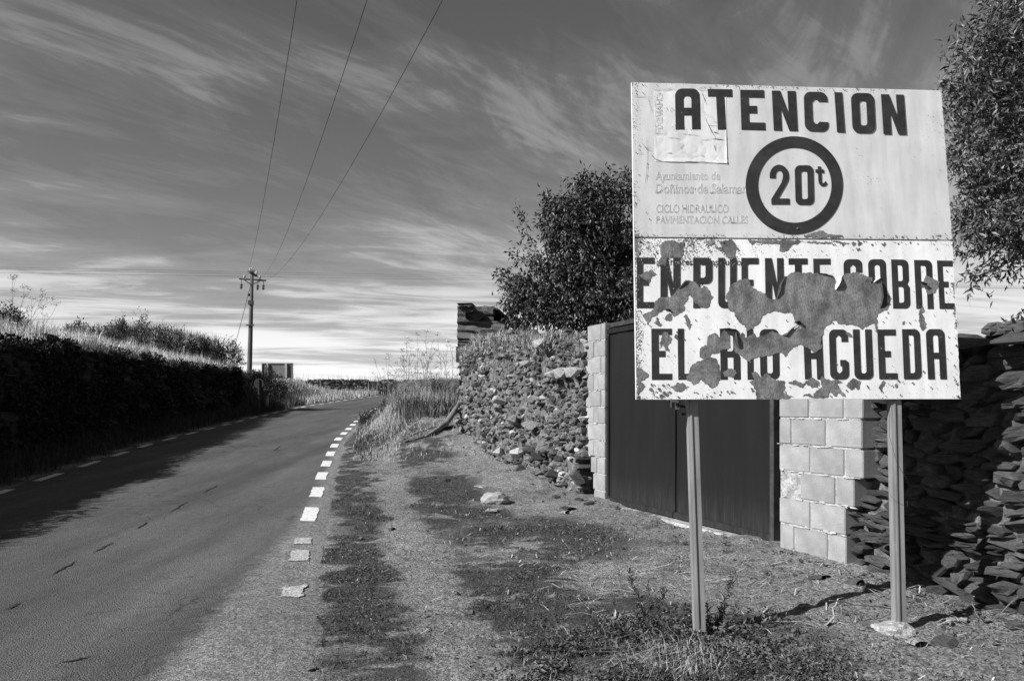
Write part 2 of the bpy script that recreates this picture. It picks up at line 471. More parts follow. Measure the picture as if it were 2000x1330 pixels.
def sign_paint(name, base, chips):
    """aged white paint with vertical dirt runs, and noise shaped chips where the zinc shows"""
    m = bpy.data.materials.new(name); m.use_nodes = True
    nt = m.node_tree; b = nt.nodes['Principled BSDF']
    tc = nd(nt, 'ShaderNodeTexCoord'); v = tc.outputs['Object']
    mp = nd(nt, 'ShaderNodeMapping'); mp.inputs['Scale'].default_value = (9, 1.1, 1); nt.links.new(v, mp.inputs[0])
    run = noise(nt, mp.outputs[0], 1.6, 6, 0.6)
    mot = noise(nt, v, 5, 6, 0.6)
    val = mth(nt, 'MULTIPLY', ramp(nt, run, [(0.3, base * 0.82), (0.7, base * 1.06)]), ramp(nt, mot, [(0.3, 0.92), (0.7, 1.05)]))
    spk = noise(nt, v, 95, 4, 0.65)
    area = noise(nt, v, 4.0, 4, 0.6)
    chip = mth(nt, 'ADD', mth(nt, 'MULTIPLY', spk, 0.6), mth(nt, 'MULTIPLY', area, 0.4))
    a = nd(nt, 'ShaderNodeAttribute', attribute_name='wear')
    chip = mth(nt, 'ADD', chip, mth(nt, 'MULTIPLY', a.outputs['Fac'], 0.16))
    fac = ramp(nt, chip, [(chips, 0.0), (chips + 0.012, 1.0)])
    val = lerp_mix(nt, fac, val, 0.14)
    nt.links.new(grey(nt, val), b.inputs['Base Color'])
    b.inputs['Roughness'].default_value = 0.5
    b.inputs['Specular IOR Level'].default_value = 0.3
    bp = nd(nt, 'ShaderNodeBump', inp={'Strength': 0.4, 'Distance': 0.0015})
    nt.links.new(mth(nt, 'SUBTRACT', mth(nt, 'MULTIPLY', noise(nt, v, 3, 4), 6), fac), bp.inputs['Height']); nt.links.new(bp.outputs[0], b.inputs['Normal'])
    return m
M['paint_upper'] = sign_paint('sign_paint_upper', 0.60, 0.635)
M['paint_lower'] = sign_paint('sign_paint_lower', 0.80, 0.625)
M['old_sheet'] = sign_paint('old_sheet', 0.70, 0.69)

# ------------------------------------------------------------------ terrain
SL = 0.0406
RX_Y = [-12, 0, 3, 5.6, 6.9, 8.5, 10.1, 11.5, 14.8, 17.9, 25, 32, 38, 45, 50]
RX_X = [0.6, -0.35, -0.95, -1.50, -1.78, -2.10, -2.40, -2.68, -3.28, -3.80, -4.7, -5.35, -5.6, -5.2, -4.0]
LX_Y = [-12, 0, 5, 8.5, 10, 11.4, 15, 16.8, 19.2, 25.3, 30, 35, 43, 50, 56]
LX_X = [-3.6, -4.9, -5.6, -6.05, -6.27, -6.5, -7.1, -7.4, -7.65, -8.2, -8.5, -8.75, -8.6, -8.0, -6.5]
def XR(y): return np.interp(y, RX_Y, RX_X)
def XL(y): return np.interp(y, LX_Y, LX_X)
BK_Y = [-12, 0, 5, 12, 18, 24, 29, 32]
BK_X = [-5.2, -6.3, -6.95, -7.95, -8.9, -9.65, -10.1, -10.4]
def XB(y): return np.interp(y, BK_Y, BK_X)          # foot line of the left retaining wall
def bank_top(y): return np.interp(y, [-12, 0, 7, 12, 18, 24, 30], [2.1, 2.3, 2.42, 2.54, 2.74, 2.68, 2.78]) + .22 * (fbm(np.asarray(y, dtype=float) * .75 + 3.3, np.zeros_like(np.asarray(y, dtype=float)), 3) - .5)
# wall line on the right
WP = Vector((0.86, 10.2)); WD = Vector((0.35, -0.937)).normalized(); WN = Vector((-0.937, -0.35)).normalized()
def wall_pt(t, off=0.0):
    p = WP + WD * t + WN * off
    return p.x, p.y

CP = np.array([  # x, y, correction, radius
    (2.94, 4.7, .11, 1.2), (2.45, 6.0, .12, 1.2), (1.3, 8.9, -.02, 1.5), (.86, 10.2, -.03, 1.3), (0.0, 12.5, .10, 1.3),
    (-.97, 15.1, .40, 1.3), (1.04, 4.45, .04, 1), (2.15, 4.5, .05, 1), (-1.2, 17.2, .85, 1.4), (-2.6, 20, .75, 1.5), (-2.6, 25, .9, 2), (-2.0, 32, .9, 3),
    (-1.5, 9.5, 0, 1), (-1.9, 12.5, 0, 1), (-2.5, 15.0, .08, 1), (-.8, 8, 0, 1), (-.8, 12.0, .03, 1), (-.5, 5, 0, 1), (.5, 6.5, 0, 1.2), (0.2, 9.0, 0, 1.2),
    (1.5, 3, .03, 1), (3.5, 2.5, .1, 1), (0, 0, 0, 2), (-3.3, 20, .05, .8), (-4.1, 25, 0.1, 1), (-4.7, 32, .1, 1.2), (-.2, 3.5, 0, 1)])
def base_z(x, y):
    y = np.asarray(y, dtype=float)
    yy = np.clip(y, -12, None)
    z = SL * np.minimum(yy, 50)
    z = np.where(yy > 50, SL * 50 + 0.27 * (1 - np.exp(-(yy - 50) / 7.0)), z)
    return z
def height(x, y):
    x = np.asarray(x, dtype=float); y = np.asarray(y, dtype=float)
    z = base_z(x, y)
    # corrections to the right of the road
    num = 0; den = 1e-6
    for cx, cy, c, r in CP:
        w = np.exp(-((x - cx) ** 2 + (y - cy) ** 2) / (r * r * 0.9)) + 0.0005 / (0.2 + (x - cx) ** 2 + (y - cy) ** 2)
        num = num + w * c; den = den + w
    corr = num / den
    dR = x - XR(y)
    z = z + corr * sstep(0.1, 1.3, dR) * sstep(60, 45, y)
    # left of the road: verge, then the retained bank
    dL = XL(y) - x
    z = z + 0.12 * sstep(0.2, 1.3, dL) * sstep(40, 20, y)
    dB = XB(y) - x
    up = sstep(0.30, 0.75, dB) * sstep(32.0, 30.5, y)
    bt = bank_top(y) + 0.10 * (fbm(x * .8, y * .8) - .5) + 0.50 * sstep(.5, 3.2, dB)
    z = z * (1 - up) + np.maximum(bt, z) * up
    # grassy slope beyond the end of the wall
    sl2 = sstep(29.5, 31.0, y) * sstep(60, 44, y)
    z = z + sl2 * sstep(0.9, 2.7, dL + .5 * (fbm(y * .5, x * .5) - .5)) * (1.15 * sstep(50, 38, y))
    # ground held back behind the right hand wall
    wt = (x - WP.x) * WD.x + (y - WP.y) * WD.y
    wo = -((x - WP.x) * WN.x + (y - WP.y) * WN.y)
    near = sstep(0.22, 0.5, wo)
    lev = np.interp(wt, [-5.4, -4.0, 0.2, 0.5, 4.3, 4.8, 9], [2.45, 2.3, 2.1, 0.6, 0.6, 1.45, 1.45])
    z = np.where((wt > -5.0) & (wt < 9), z * (1 - near) + np.maximum(lev, z) * near, z)
    return z
def in_road(x, y):
    return (x < XR(y) + 0.16) & (x > XL(y) - 0.15) & (y < 50)
def veg_mask(x, y):
    """where low green growth covers the earth"""
    d = x - XR(y)
    wob = .5 * (fbm(x * 2.3 + 3, y * 3.7, 4) - .5) + .22 * (fbm(x * 9, y * 19 + 5, 3) - .5)
    strip = np.exp(-((d - 0.46 + wob) / 0.25) ** 4) * sstep(.34, .60, fbm(x * .9 + 9, y * 2.3, 4) + .06) * sstep(3.0, 5, y) * 1.1
    p = lambda cx, cy, rx, ry: np.exp(-(((x - cx) / rx) ** 2 + ((y - cy) / ry) ** 2) ** 1.5)
    patch = np.maximum.reduce([p(-.1, 4.9, .95, 1.8), p(-1.0, 9.4, .7, 2.6) * .95, p(.25, 7.4, 1.0, 1.2) * .7, p(.7, 4.3, 1.1, .7) * .9,
                               p(-.45, 8.6, .5, .6) * .9, p(-1.7, 13.5, .8, 1.5) * .9, p(.75, 5.0, .4, .35) * .9, p(-1.9, 16.5, .9, 1.6)])
    n = .55 * fbm(x * 1.6 + 31, y * 2.6, 4) + .45 * fbm(x * 7 + 3, y * 15, 4)
    bare = np.exp(-((d - .95 + .3 * (n - .5)) / .26) ** 4)
    out = np.clip(np.maximum(strip, patch * (1 - .8 * bare)) * sstep(0.34, 0.62, n + 0.07) * 1.4, 0, 1)
    out = np.maximum(out, 0.45 * sstep(0.52, 0.7, n) * sstep(0.9, 1.5, d))
    far = sstep(16, 19, y) * sstep(.3, .9, d)
    out = np.maximum(out, far * .7)
    return np.where(x < XL(y) - .25, 0.75, out)

def grade(a, b, da, db_, n_extra=None):
    pass
def axis(segs):
    out = []
    for a, b, s in segs:
        out += list(np.arange(a, b - s * 0.5, s))
    out.append(segs[-1][1])
    return np.array(out)
xs = axis([(-900, -120, 130), (-120, -40, 10), (-40, -14, 1.3), (-14, -4.2, 0.22), (-4.2, 4.2, 0.055), (4.2, 8, 0.25), (8, 40, 2), (40, 120, 10), (120, 900, 130)])
ys = axis([(-400, -40, 90), (-40, -6, 4), (-6, 2.5, 0.5), (2.5, 9, 0.045), (9, 18, 0.09), (18, 36, 0.3), (36, 70, 0.8), (70, 150, 8), (150, 1500, 135)])
GX, GY = np.meshgrid(xs, ys)
GZ = height(GX, GY)
rd = in_road(GX, GY)
vg = veg_mask(GX, GY)
dR = GX - XR(GY)
soft = sstep(.12, .6, dR)
rel = 0.060 * (fbm(GX * 2.2, GY * 2.2, 5) - .5) + 0.055 * (fbm(GX * 8, GY * 8, 3) - .5) + .022 * (fbm(GX * 24, GY * 24, 2) - .5)
GZ = GZ + np.where(rd, 0, rel * soft) * (GX > XR(GY))
# tyre ruts in the loose grit beside the road
GZ = GZ - 0.0
GZ = np.where(rd, GZ - 0.03, GZ + .004 * sstep(.16, .3, dR) * (dR < 3))
nx, ny = len(xs), len(ys)
idx = np.arange(nx * ny).reshape(ny, nx)
quads = np.stack([idx[:-1, :-1], idx[:-1, 1:], idx[1:, 1:], idx[1:, :-1]], -1).reshape(-1, 4)
me = fast_mesh('ground', np.stack([GX, GY, GZ], -1).reshape(-1, 3), quads, smooth=True)
at_ = me.attributes.new('veg', 'FLOAT', 'POINT'); at_.data.foreach_set('value', vg.ravel().astype(np.float32))
ground = link('ground', me, M['ground'])
tag(ground, 'dry earth ground and verges beside the road', kind='structure')

def gz(x, y): return float(height(np.array([x]), np.array([y]))[0])

# ------------------------------------------------------------------ road
def road_surf(x, y, t):
    z = float(base_z(x, y)) + 0.006 + 0.02 * (1 - (2 * t - 1) ** 2)
    if y < 50:
        z -= 0.030 * float(sstep(.10, .42, x - float(XR(y)) + .06 * (float(fbm(x * 3, y * 3, 3)) - .5) + .03 * math.sin(y * 9)))
    return z
def build_road():
    L = []; Rr = []
    for y in list(np.arange(-10, 3, 1.0)) + list(np.arange(3, 12, 0.12)) + list(np.arange(12, 50, 0.6)):
        L.append((float(XL(y)) - 0.12 + 0.05 * math.sin(y * 3.1), y)); Rr.append((float(XR(y)) + 0.42, y))
    # far bend swings to the right
    for a, b in (((-8.0, 50.2), (-4.1, 50.1)), ((-7.2, 54), (-3.2, 51.3)), ((-5.6, 57.2), (-1.5, 53.0)), ((-2.0, 60), (1.2, 54.6)), ((4, 62), (6, 56)), ((14, 63.5), (15, 58)), ((30, 65), (30, 60))):
        L.append(a); Rr.append(b)
    K = 26
    V = []; D = []
    for (lx, ly), (rx, ry) in zip(L, Rr):
        for k in range(K + 1):
            t = k / K
            x = lx + (rx - lx) * t; y = ly + (ry - ly) * t
            z = road_surf(x, y, t)
            V.append((x, y, z))
            d = x - float(XR(y)) if y < 50 else -1
            w = np.interp(y, [0, 3.5, 5.5, 7.5, 10, 20], [0.75, 0.6, 0.42, 0.16, 0.02, -0.06])
            dust = float(sstep(-w - 0.22, -w + 0.28, d))
            D.append(max(dust, float(sstep(.02, .26, d)) * 1.2))
    V = np.array(V); n = len(L)
    ii = np.arange(n * (K + 1)).reshape(n, K + 1)
    q = np.stack([ii[:-1, :-1], ii[:-1, 1:], ii[1:, 1:], ii[1:, :-1]], -1).reshape(-1, 4)
    me = fast_mesh('road', V, q, smooth=True)
    a = me.attributes.new('dust', 'FLOAT', 'POINT'); a.data.foreach_set('value', np.array(D, dtype=np.float32))
    o = link('road', me, M['road'])
    return tag(o, 'narrow old asphalt road bending right past the bank', kind='structure')
road = build_road()
def road_z(x, y):
    l = float(XL(y)) - .12; r = float(XR(y)) + .42
    t = (x - l) / (r - l)
    return road_surf(x, y, t)

def ragged(pts, it=2, amp=0.18, seed=0):
    r = random.Random(seed)
    pts = [Vector(p) for p in pts]
    for _ in range(it):
        out = []
        for i, p in enumerate(pts):
            q = pts[(i + 1) % len(pts)]
            d = q - p
            nrm = Vector((-d.y, d.x))
            out += [p, p + d * r.uniform(.38, .62) + nrm * r.uniform(-amp, amp)]
        pts = out; amp *= 0.9
    return pts

def dash(xc, yc, ln, w, side, worn=0.0, seed=0):
    fx = XR if side == 'r' else XL
    y0, y1 = yc - ln / 2, yc + ln / 2
    r = random.Random(seed)
    pts = []
    N = 6
    for i in range(N + 1):
        y = y0 + (y1 - y0) * i / N
        pts.append((float(fx(y)) - w / 2, y))
    for i in range(N, -1, -1):
        y = y0 + (y1 - y0) * i / N
        pts.append((float(fx(y)) + w / 2, y))
    pts = ragged([(p[0] + r.uniform(-1, 1) * worn * .02, p[1] + r.uniform(-1, 1) * worn * .05) for p in pts], 3, 0.04 + 0.14 * worn, seed)
    bm = bmesh.new()
    vs = [bm.verts.new((p.x, p.y, road_z(p.x, p.y) + 0.006)) for p in pts]
    f = bm.faces.new(vs)
    bmesh.ops.triangulate(bm, faces=[f])
    me = bpy.data.meshes.new('edge_dash'); bm.to_mesh(me); bm.free()
    o = link('edge_dash', me, M['road_paint_worn'] if worn > .4 else M['road_paint'], road)
    return o
# right edge: short dashes, nearest ones worn
ydash = [6.62, 7.13, 8.52, 10.08, 11.63, 13.18, 14.75, 16.35, 17.95, 19.55, 21.1, 22.7, 24.3, 25.9, 27.5, 29.1, 30.7, 32.3]
dash(0, 5.55, .26, .14, 'r', 1.0, 90)
dash(0, 6.60, .36, .15, 'r', .5, 91); dash(0, 7.16, .24, .15, 'r', .5, 92)
for i, yv in enumerate(ydash[2:]):
    dash(0, yv, .82, .15, 'r', .25 if i < 2 else .08, i)
for i in range(26):
    yv = 8.3 + i * 1.62
    if yv < 50: dash(0, yv, .85, .13, 'l', .1, 40 + i)
def crack(pa, pb, w, seed):
    r = random.Random(seed)
    a = Vector(pa); b = Vector(pb); d = b - a; n = Vector((-d.y, d.x)).normalized()
    N = 9; up = []; dn = []
    for i in range(N + 1):
        t = i / N
        c = a + d * t + n * r.uniform(-.012, .012)
        ww = w * math.sin(math.pi * min(max(t, .03), .97)) * r.uniform(.6, 1.3)
        up.append(c + n * ww); dn.append(c - n * ww)
    bm = bmesh.new()
    vu = [bm.verts.new((p.x, p.y, road_z(p.x, p.y) + 0.005)) for p in up]
    vd = [bm.verts.new((p.x, p.y, road_z(p.x, p.y) + 0.005)) for p in dn]
    for i in range(N):
        bm.faces.new((vd[i], vd[i + 1], vu[i + 1], vu[i]))
    me = bpy.data.meshes.new('crack'); bm.to_mesh(me); bm.free()
    link('crack', me, M['crack'], road)
def rp(px, py):
    Z = 2400.0 / (py - 725.0)
    return ((px - 1000) / F * Z, Z)
for i, (a, b) in enumerate((((95, 1133), (153, 1101)), ((180, 1087), (222, 1065)), ((265, 1040), (291, 1024)), ((330, 1006), (369, 983)), ((393, 968), (427, 951)),
                            ((535, 883), (550, 872)), ((10, 1200), (40, 1185)), ((110, 1305), (180, 1290)))):
    crack(rp(*a), rp(*b), 0.012, i)

# ------------------------------------------------------------------ rocks
def make_rocks(n, flat, seed, pts=14):
    r = random.Random(seed); out = []
    for k in range(n):
        bm = bmesh.new()
        for i in range(pts):
            v = Vector((r.gauss(0, 1), r.gauss(0, 1), r.gauss(0, 1))).normalized()
            # push towards a box so faces are broad, then flatten
            m = max(abs(v.x), abs(v.y), abs(v.z))
            v = v.lerp(v / m, 0.55)
            v = Vector((v.x * .5, v.y * .5, v.z * .5))
            if flat: v.z = max(min(v.z * 1.5, .5 - .06 * r.random()), -.5 + .06 * r.random())
            bm.verts.new(v)
        res = bmesh.ops.convex_hull(bm, input=bm.verts)
        junk = [e for e in res['geom_interior'] if isinstance(e, bmesh.types.BMVert)]
        bmesh.ops.delete(bm, geom=junk, context='VERTS')
        me_edges = [e for e in bm.edges]
        bmesh.ops.bevel(bm, geom=me_edges, offset=0.018, segments=1, affect='EDGES', clamp_overlap=True)
        bmesh.ops.triangulate(bm, faces=bm.faces)
        # normalise the size to a unit box
        mn = [min(v.co[i] for v in bm.verts) for i in range(3)]; mxx = [max(v.co[i] for v in bm.verts) for i in range(3)]
        for v in bm.verts:
            for i in range(3): v.co[i] = (v.co[i] - (mn[i] + mxx[i]) / 2) / (mxx[i] - mn[i])
        V = np.array([v.co[:] for v in bm.verts]); Fc = np.array([[v.index for v in f.verts] for f in bm.faces])
        bm.verts.ensure_lookup_table()
        bm.free()
        out.append((V, Fc))
    return out
def _fix(r):
    out = []
    for V, Fc in r: out.append((V, Fc))
    return out
def make_faced(n, seed):
    """broken slate: an irregular flat face in the wall plane, chipped round its rim, running back into the wall"""
    r = random.Random(seed); out = []
    for q in range(n):
        k = r.randint(5, 8); a0 = r.uniform(0, 6.28)
        P = []
        for i in range(k):
            a = a0 + 6.283 * (i + r.uniform(-.28, .28)) / k
            c, s_ = math.cos(a), math.sin(a); e = (abs(c) ** 4 + abs(s_) ** 4) ** (-1 / 4)
            e *= r.uniform(.80, 1.0)
            P.append((c * e * .5, s_ * e * .5))
        tx, tz = r.uniform(-.35, .35), r.uniform(-.40, .40)
        V = []
        for sc, yy in ((1.0, .38), (.90, .475), (.45, .5)):
            for (x, z) in P: V.append((x * sc * r.uniform(.94, 1.03), yy + tx * x + tz * z + r.uniform(-.055, .055), z * sc * r.uniform(.92, 1.04)))
        V.append((r.uniform(-.1, .1), .5 + r.uniform(-.04, .07), r.uniform(-.1, .1)))
        for (x, z) in P: V.append((x * .85, -.5, z * .85))
        Fc = []
        def quad(a, b, c, d):
            Fc.append((a, b, c)); Fc.append((a, c, d))
        for i in range(k):
            j = (i + 1) % k
            quad(i, i + k, j + k, j); quad(i + k, i + 2 * k, j + 2 * k, j + k)
            Fc.append((i + 2 * k, 3 * k, j + 2 * k))
            quad(j, j + 3 * k + 1, i + 3 * k + 1, i)
        out.append((np.array(V), np.array(Fc)))
    return out
ROCKS = make_faced(22, 3)
LUMPS = make_rocks(16, False, 9, 11)

def proto_mesh(name, VF, mat):
    me = fast_mesh(name, VF[0], VF[1], tone=np.ones(len(VF[0])))
    me.materials.append(mat)
    return me
_proto = {}
def proto(kind, i, matname):
    k = (kind, i, matname)
    if k not in _proto:
        _proto[k] = proto_mesh('stone', (ROCKS if kind == 'r' else LUMPS)[i], M[matname])
    return _proto[k]

def place_stones(stones, parent, matname, limit, name='stone', key=None, stuff_name='small_stones', quartz=0.0, seed=1):
    """stones: list of (pos, rotation 3x3 Matrix, size). The first `limit` by key become parts, the rest one mass"""
    r = random.Random(seed)
    order = sorted(range(len(stones)), key=lambda i: -(key(stones[i]) if key else stones[i][2][0] * stones[i][2][2]))
    inv = mat_of(parent).inverted()
    rest_v = []; rest_f = []; rest_t = []; base = 0
    for rank, i in enumerate(order):
        p, rot, s = stones[i][:3]
        kind = 'r' if (len(stones[i]) < 4 or stones[i][3] == 'r') else 'l'
        pi = r.randrange(22 if kind == 'r' else 16)
        mm = Matrix.Translation(p) @ rot.to_4x4() @ Matrix.Diagonal((s[0], s[1], s[2], 1))
        if rank < limit:
            mn = 'quartz' if r.random() < quartz else matname
            o = bpy.data.objects.new(name, proto(kind, pi, mn))
            col.objects.link(o); o.parent = parent
            o.matrix_local = inv @ mm
        else:
            V, Fc = (ROCKS if kind == 'r' else LUMPS)[pi]
            m = np.array(inv @ mm)
            W = V @ m[:3, :3].T + m[:3, 3]
            rest_v.append(W); rest_f.append(Fc + base); base += len(V)
            tn = r.uniform(.4, 1.75) if r.random() > quartz else 3.0
            rest_t.append(np.full(len(V), tn))
    if rest_v:
        me = fast_mesh(stuff_name, np.concatenate(rest_v), np.concatenate(rest_f), tone=np.concatenate(rest_t))
        me.materials.append(M[matname])
        o = bpy.data.objects.new(stuff_name, me); col.objects.link(o); o.parent = parent
        o['kind'] = 'stuff'

def course_wall(path, zb, zt, rows, lens, depth, jit=0.02, rotj=4, seed=0, lump=0.0, batter=0.0, proud=0.0, tilt=0.0):
    """coursed dry stone: path(s)->(x,y,dir,normal), s in 0..len"""
    r = random.Random(seed); st = []
    total, fn = path
    h = 0.0
    zmax = max(zt(s) - zb(s) for s in np.linspace(0, total, 20))
    while h < zmax + 0.02:
        rh = r.uniform(*rows)
        s = -r.uniform(0, lens[0])
        while s < total:
            ln = r.uniform(*lens) * (1.25 if r.random() < .2 else 1)
            sc = s + ln / 2
            if -0.02 < sc < total + .02:
                hh = h + rh / 2 + r.uniform(-jit, jit)
                b, t = zb(sc), zt(sc)
                if b + hh < t + rh * .35 * r.random():
                    x, y, d, n = fn(sc)
                    off = r.uniform(-jit, jit) + proud - batter * hh
                    sz = rh * r.uniform(.82, 1.22); yaw = R(r.uniform(-rotj, rotj)); roll = R(r.uniform(-rotj, rotj) + tilt * math.sin(sc * 1.7 + h * 2))
                    dd = Vector((d[0], d[1], 0)); nn = Vector((n[0], n[1], 0))
                    rot = Matrix((dd, nn, Vector((0, 0, 1)))).transposed()
                    rot = rot @ Matrix.Rotation(yaw, 3, 'Z') @ Matrix.Rotation(roll, 3, 'Y')
                    p = Vector((x, y, b + hh)) + nn * (off - depth / 2)
                    st.append((p, rot, (ln * 1.10, depth * r.uniform(.85, 1.15), sz * 1.14), 'l' if r.random() < lump else 'r'))
            s += ln
        h += rh
    return st

# ---- right hand stone wall (behind the notice)
def straight(p0, d, n, L):
    return (L, lambda s: (p0[0] + d[0] * s, p0[1] + d[1] * s, d, n))
wd = (WD.x, WD.y); wn_ = (WN.x, WN.y)

def wall_core(name, p0, L, zb, zt, thick, parent, mat, off=-0.07, nseg=40, rough=0.03, batter=0.0, d=wd, n=wn_, top_rough=0.03):
    hs = 14
    V = []; 
    rows_ = []
    for i in range(nseg + 1):
        s = L * i / nseg
        x = p0[0] + d[0] * s; y = p0[1] + d[1] * s
        b = zb(s) - 0.15; t = zt(s)
        prof = []
        for k in range(hs + 1):
            z = b + (t - b) * k / hs
            o = off - batter * (z - b) + rough * (float(fbm(s * 5 + 3, z * 5)) - .5) * 2
            prof.append((x + n[0] * o, y + n[1] * o, z + (top_rough * (random.random() - .5) if k == hs else 0)))
        prof.append((x - n[0] * thick, y - n[1] * thick, t)); prof.append((x - n[0] * thick, y - n[1] * thick, b))
        rows_.append(prof)
    K = len(rows_[0]); V = [p for pr in rows_ for p in pr]
    Fc = []
    for i in range(nseg):
        for k in range(K - 1):
            Fc.append((i * K + k, (i + 1) * K + k, (i + 1) * K + k + 1, i * K + k + 1))
    me = bpy.data.meshes.new(name)
    inv = mat_of(parent).inverted()
    V = [tuple(inv @ Vector(v)) for v in V]
    Fc.append(tuple(range(K))[::-1]); Fc.append(tuple(nseg * K + k for k in range(K)))
    me.from_pydata(V, [], Fc); me.update()
    bm = bmesh.new(); bm.from_mesh(me); bmesh.ops.recalc_face_normals(bm, faces=bm.faces); bm.to_mesh(me); bm.free()
    return link(name, me, mat, parent)

T0R = 4.50
pR = wall_pt(T0R, -0.02)
wallR = empty('stone_wall', (pR[0], pR[1], gz(*pR)), label='coursed slate wall in the dark shadow of the notice, right of the concrete blocks', cat='wall')
LR = 4.3
zbR = lambda s: gz(*wall_pt(T0R + s, 0.05)) - 0.04
ztR = lambda s: 1.86 + 0.02 * math.sin(s * 7)
stones = course_wall(straight(pR, wd, wn_, LR), zbR, ztR, (.03, .10), (.08, .31), .26, jit=.022, rotj=10, seed=5, lump=.10, batter=0.03, proud=0.02, tilt=9.0)
place_stones(stones, wallR, 'slate', 300, seed=2, key=lambda s: s[2][0] * s[2][2] * (1 if s[0].y > 3.3 else .2), quartz=0)
wall_core('earth_core', pR, LR, zbR, ztR, .45, wallR, M['mortar_earth'], off=-0.055, batter=.03, nseg=70, rough=.05)
# long coping slabs
s = 0.0; rr = random.Random(4)
while s < LR:
    ln = rr.uniform(.5, .95)
    x, y = wall_pt(T0R + s + ln / 2, -0.15)
    mm = Matrix((Vector((WD.x, WD.y, 0)), Vector((WN.x, WN.y, 0)), Vector((0, 0, 1)))).transposed().to_4x4()
    o = bpy.data.objects.new('coping_slab', proto('r', rr.randrange(22), 'slate')); col.objects.link(o); o.parent = wallR
    o.matrix_local = mat_of(wallR).inverted() @ (Matrix.Translation((x, y, 1.885 + rr.uniform(-.01, .01))) @ mm @ Matrix.Rotation(R(rr.uniform(-2, 2)), 4, 'Y') @ Matrix.Diagonal((ln * 1.05, .5, .085, 1)))
    s += ln

# rubble heaped on a second wall farther back
back0 = (2.9, 7.6)
bd = Vector((.55, -.83)).normalized(); bn = Vector((-.83, -.55)).normalized()
wallK = empty('rubble_wall', (back0[0], back0[1], 1.4), label='low tumbled stone wall seen over the shaded wall, right of the notice', cat='wall')
ztK = lambda s: 2.02 + .05 * math.sin(s * 2.3 + 1) + .08 * float(fbm(s * 1.5, 3.3)) + 0.10 * float(sstep(0.8, 1.8, s))
st = course_wall(straight(back0, (bd.x, bd.y), (bn.x, bn.y), 3.6), lambda s: 1.45, ztK, (.06, .12), (.14, .34), .3, jit=.035, rotj=12, seed=15, lump=.3, batter=.15)
place_stones(st, wallK, 'slate', 140, seed=12, quartz=.06)
wall_core('earth_core', back0, 3.6, lambda s: 1.2, lambda s: ztK(s) - .08, .5, wallK, M['mortar_earth'], off=-.12, batter=.15, d=(bd.x, bd.y), n=(bn.x, bn.y))

# ---- left rubble wall, from the block pier to its far corner
LL = 5.24
pL = (WP.x - WD.x * LL, WP.y - WD.y * LL)       # far corner
wallL = empty('rubble_wall', (pL[0], pL[1], gz(*pL)), label='rough rubble stone wall, grass topped, left of the concrete block gate pier', cat='wall')
def zbL(s):
    x, y = wall_pt(-LL + s, 0.12)
    return gz(x, y) - .06
def ztL(s):
    return float(np.interp(s, [0, .5, 1.2, 2.2, 3.4, 4.4, 5.3], [2.38, 2.52, 2.62, 2.64, 2.50, 2.43, 2.40])) + .05 * math.sin(s * 6)
st = course_wall(straight(pL, wd, wn_, LL + .05), zbL, ztL, (.032, .08), (.06, .19), .15, jit=.03, rotj=20, seed=25, lump=.25, batter=0.05, proud=.07)
place_stones(st, wallL, 'rubble', 300, seed=22, quartz=.045, key=lambda s: s[2][0] * s[2][2] / s[0].y)
wall_core('earth_core', pL, LL, zbL, lambda s: ztL(s) - .02, .5, wallL, M['mortar_earth'], off=.045, batter=.05, rough=.07, nseg=110)
# bigger pale stones seen low in the wall and high near the pier
for (px, py, wpx, hpx, mt) in ((1188 - 26, 0, 0, 0, None), (1022, 885, 20, 22, 'quartz'), (1046, 878, 26, 16, 'rubble'), (1075, 878, 16, 18, 'quartz'), (989, 883, 16, 20, 'quartz'), (1068, 672, 26, 22, 'quartz'), (1110, 729, 28, 24, 'quartz'), (1132, 727, 24, 22, 'quartz'),
                               (1094, 731, 16, 16, 'quartz'), (1040, 710, 14, 12, 'quartz'), (1069, 892, 26, 22, 'slate'), (1030, 916, 18, 18, 'slate'), (1142, 930, 18, 34, 'slate'), (986, 782, 12, 20, 'quartz'), (1092, 925, 20, 18, 'slate'), (1018, 820, 26, 20, 'rubble'), (1050, 830, 22, 16, 'rubble')):
    if mt is None: continue
    k = (px - 1000) / F
    t = (k * WP.y - WP.x) / (WD.x - k * WD.y)
    x, y = wall_pt(t, .10)
    p = at(px, py, y); w = wpx / F * y; h = hpx / F * y
    ang = Matrix((Vector((WD.x, WD.y, 0)), Vector((WN.x, WN.y, 0)), Vector((0, 0, 1)))).transposed().to_4x4()
    o = bpy.data.objects.new('stone', proto('l', rr.randrange(16), mt)); col.objects.link(o); o.parent = wallL
    o.matrix_local = mat_of(wallL).inverted() @ (Matrix.Translation((x, y, p.z)) @ ang @ Matrix.Rotation(R(rr.uniform(-14, 14)), 4, 'Y') @ Matrix.Diagonal((w * 1.35, .22, h, 1)))

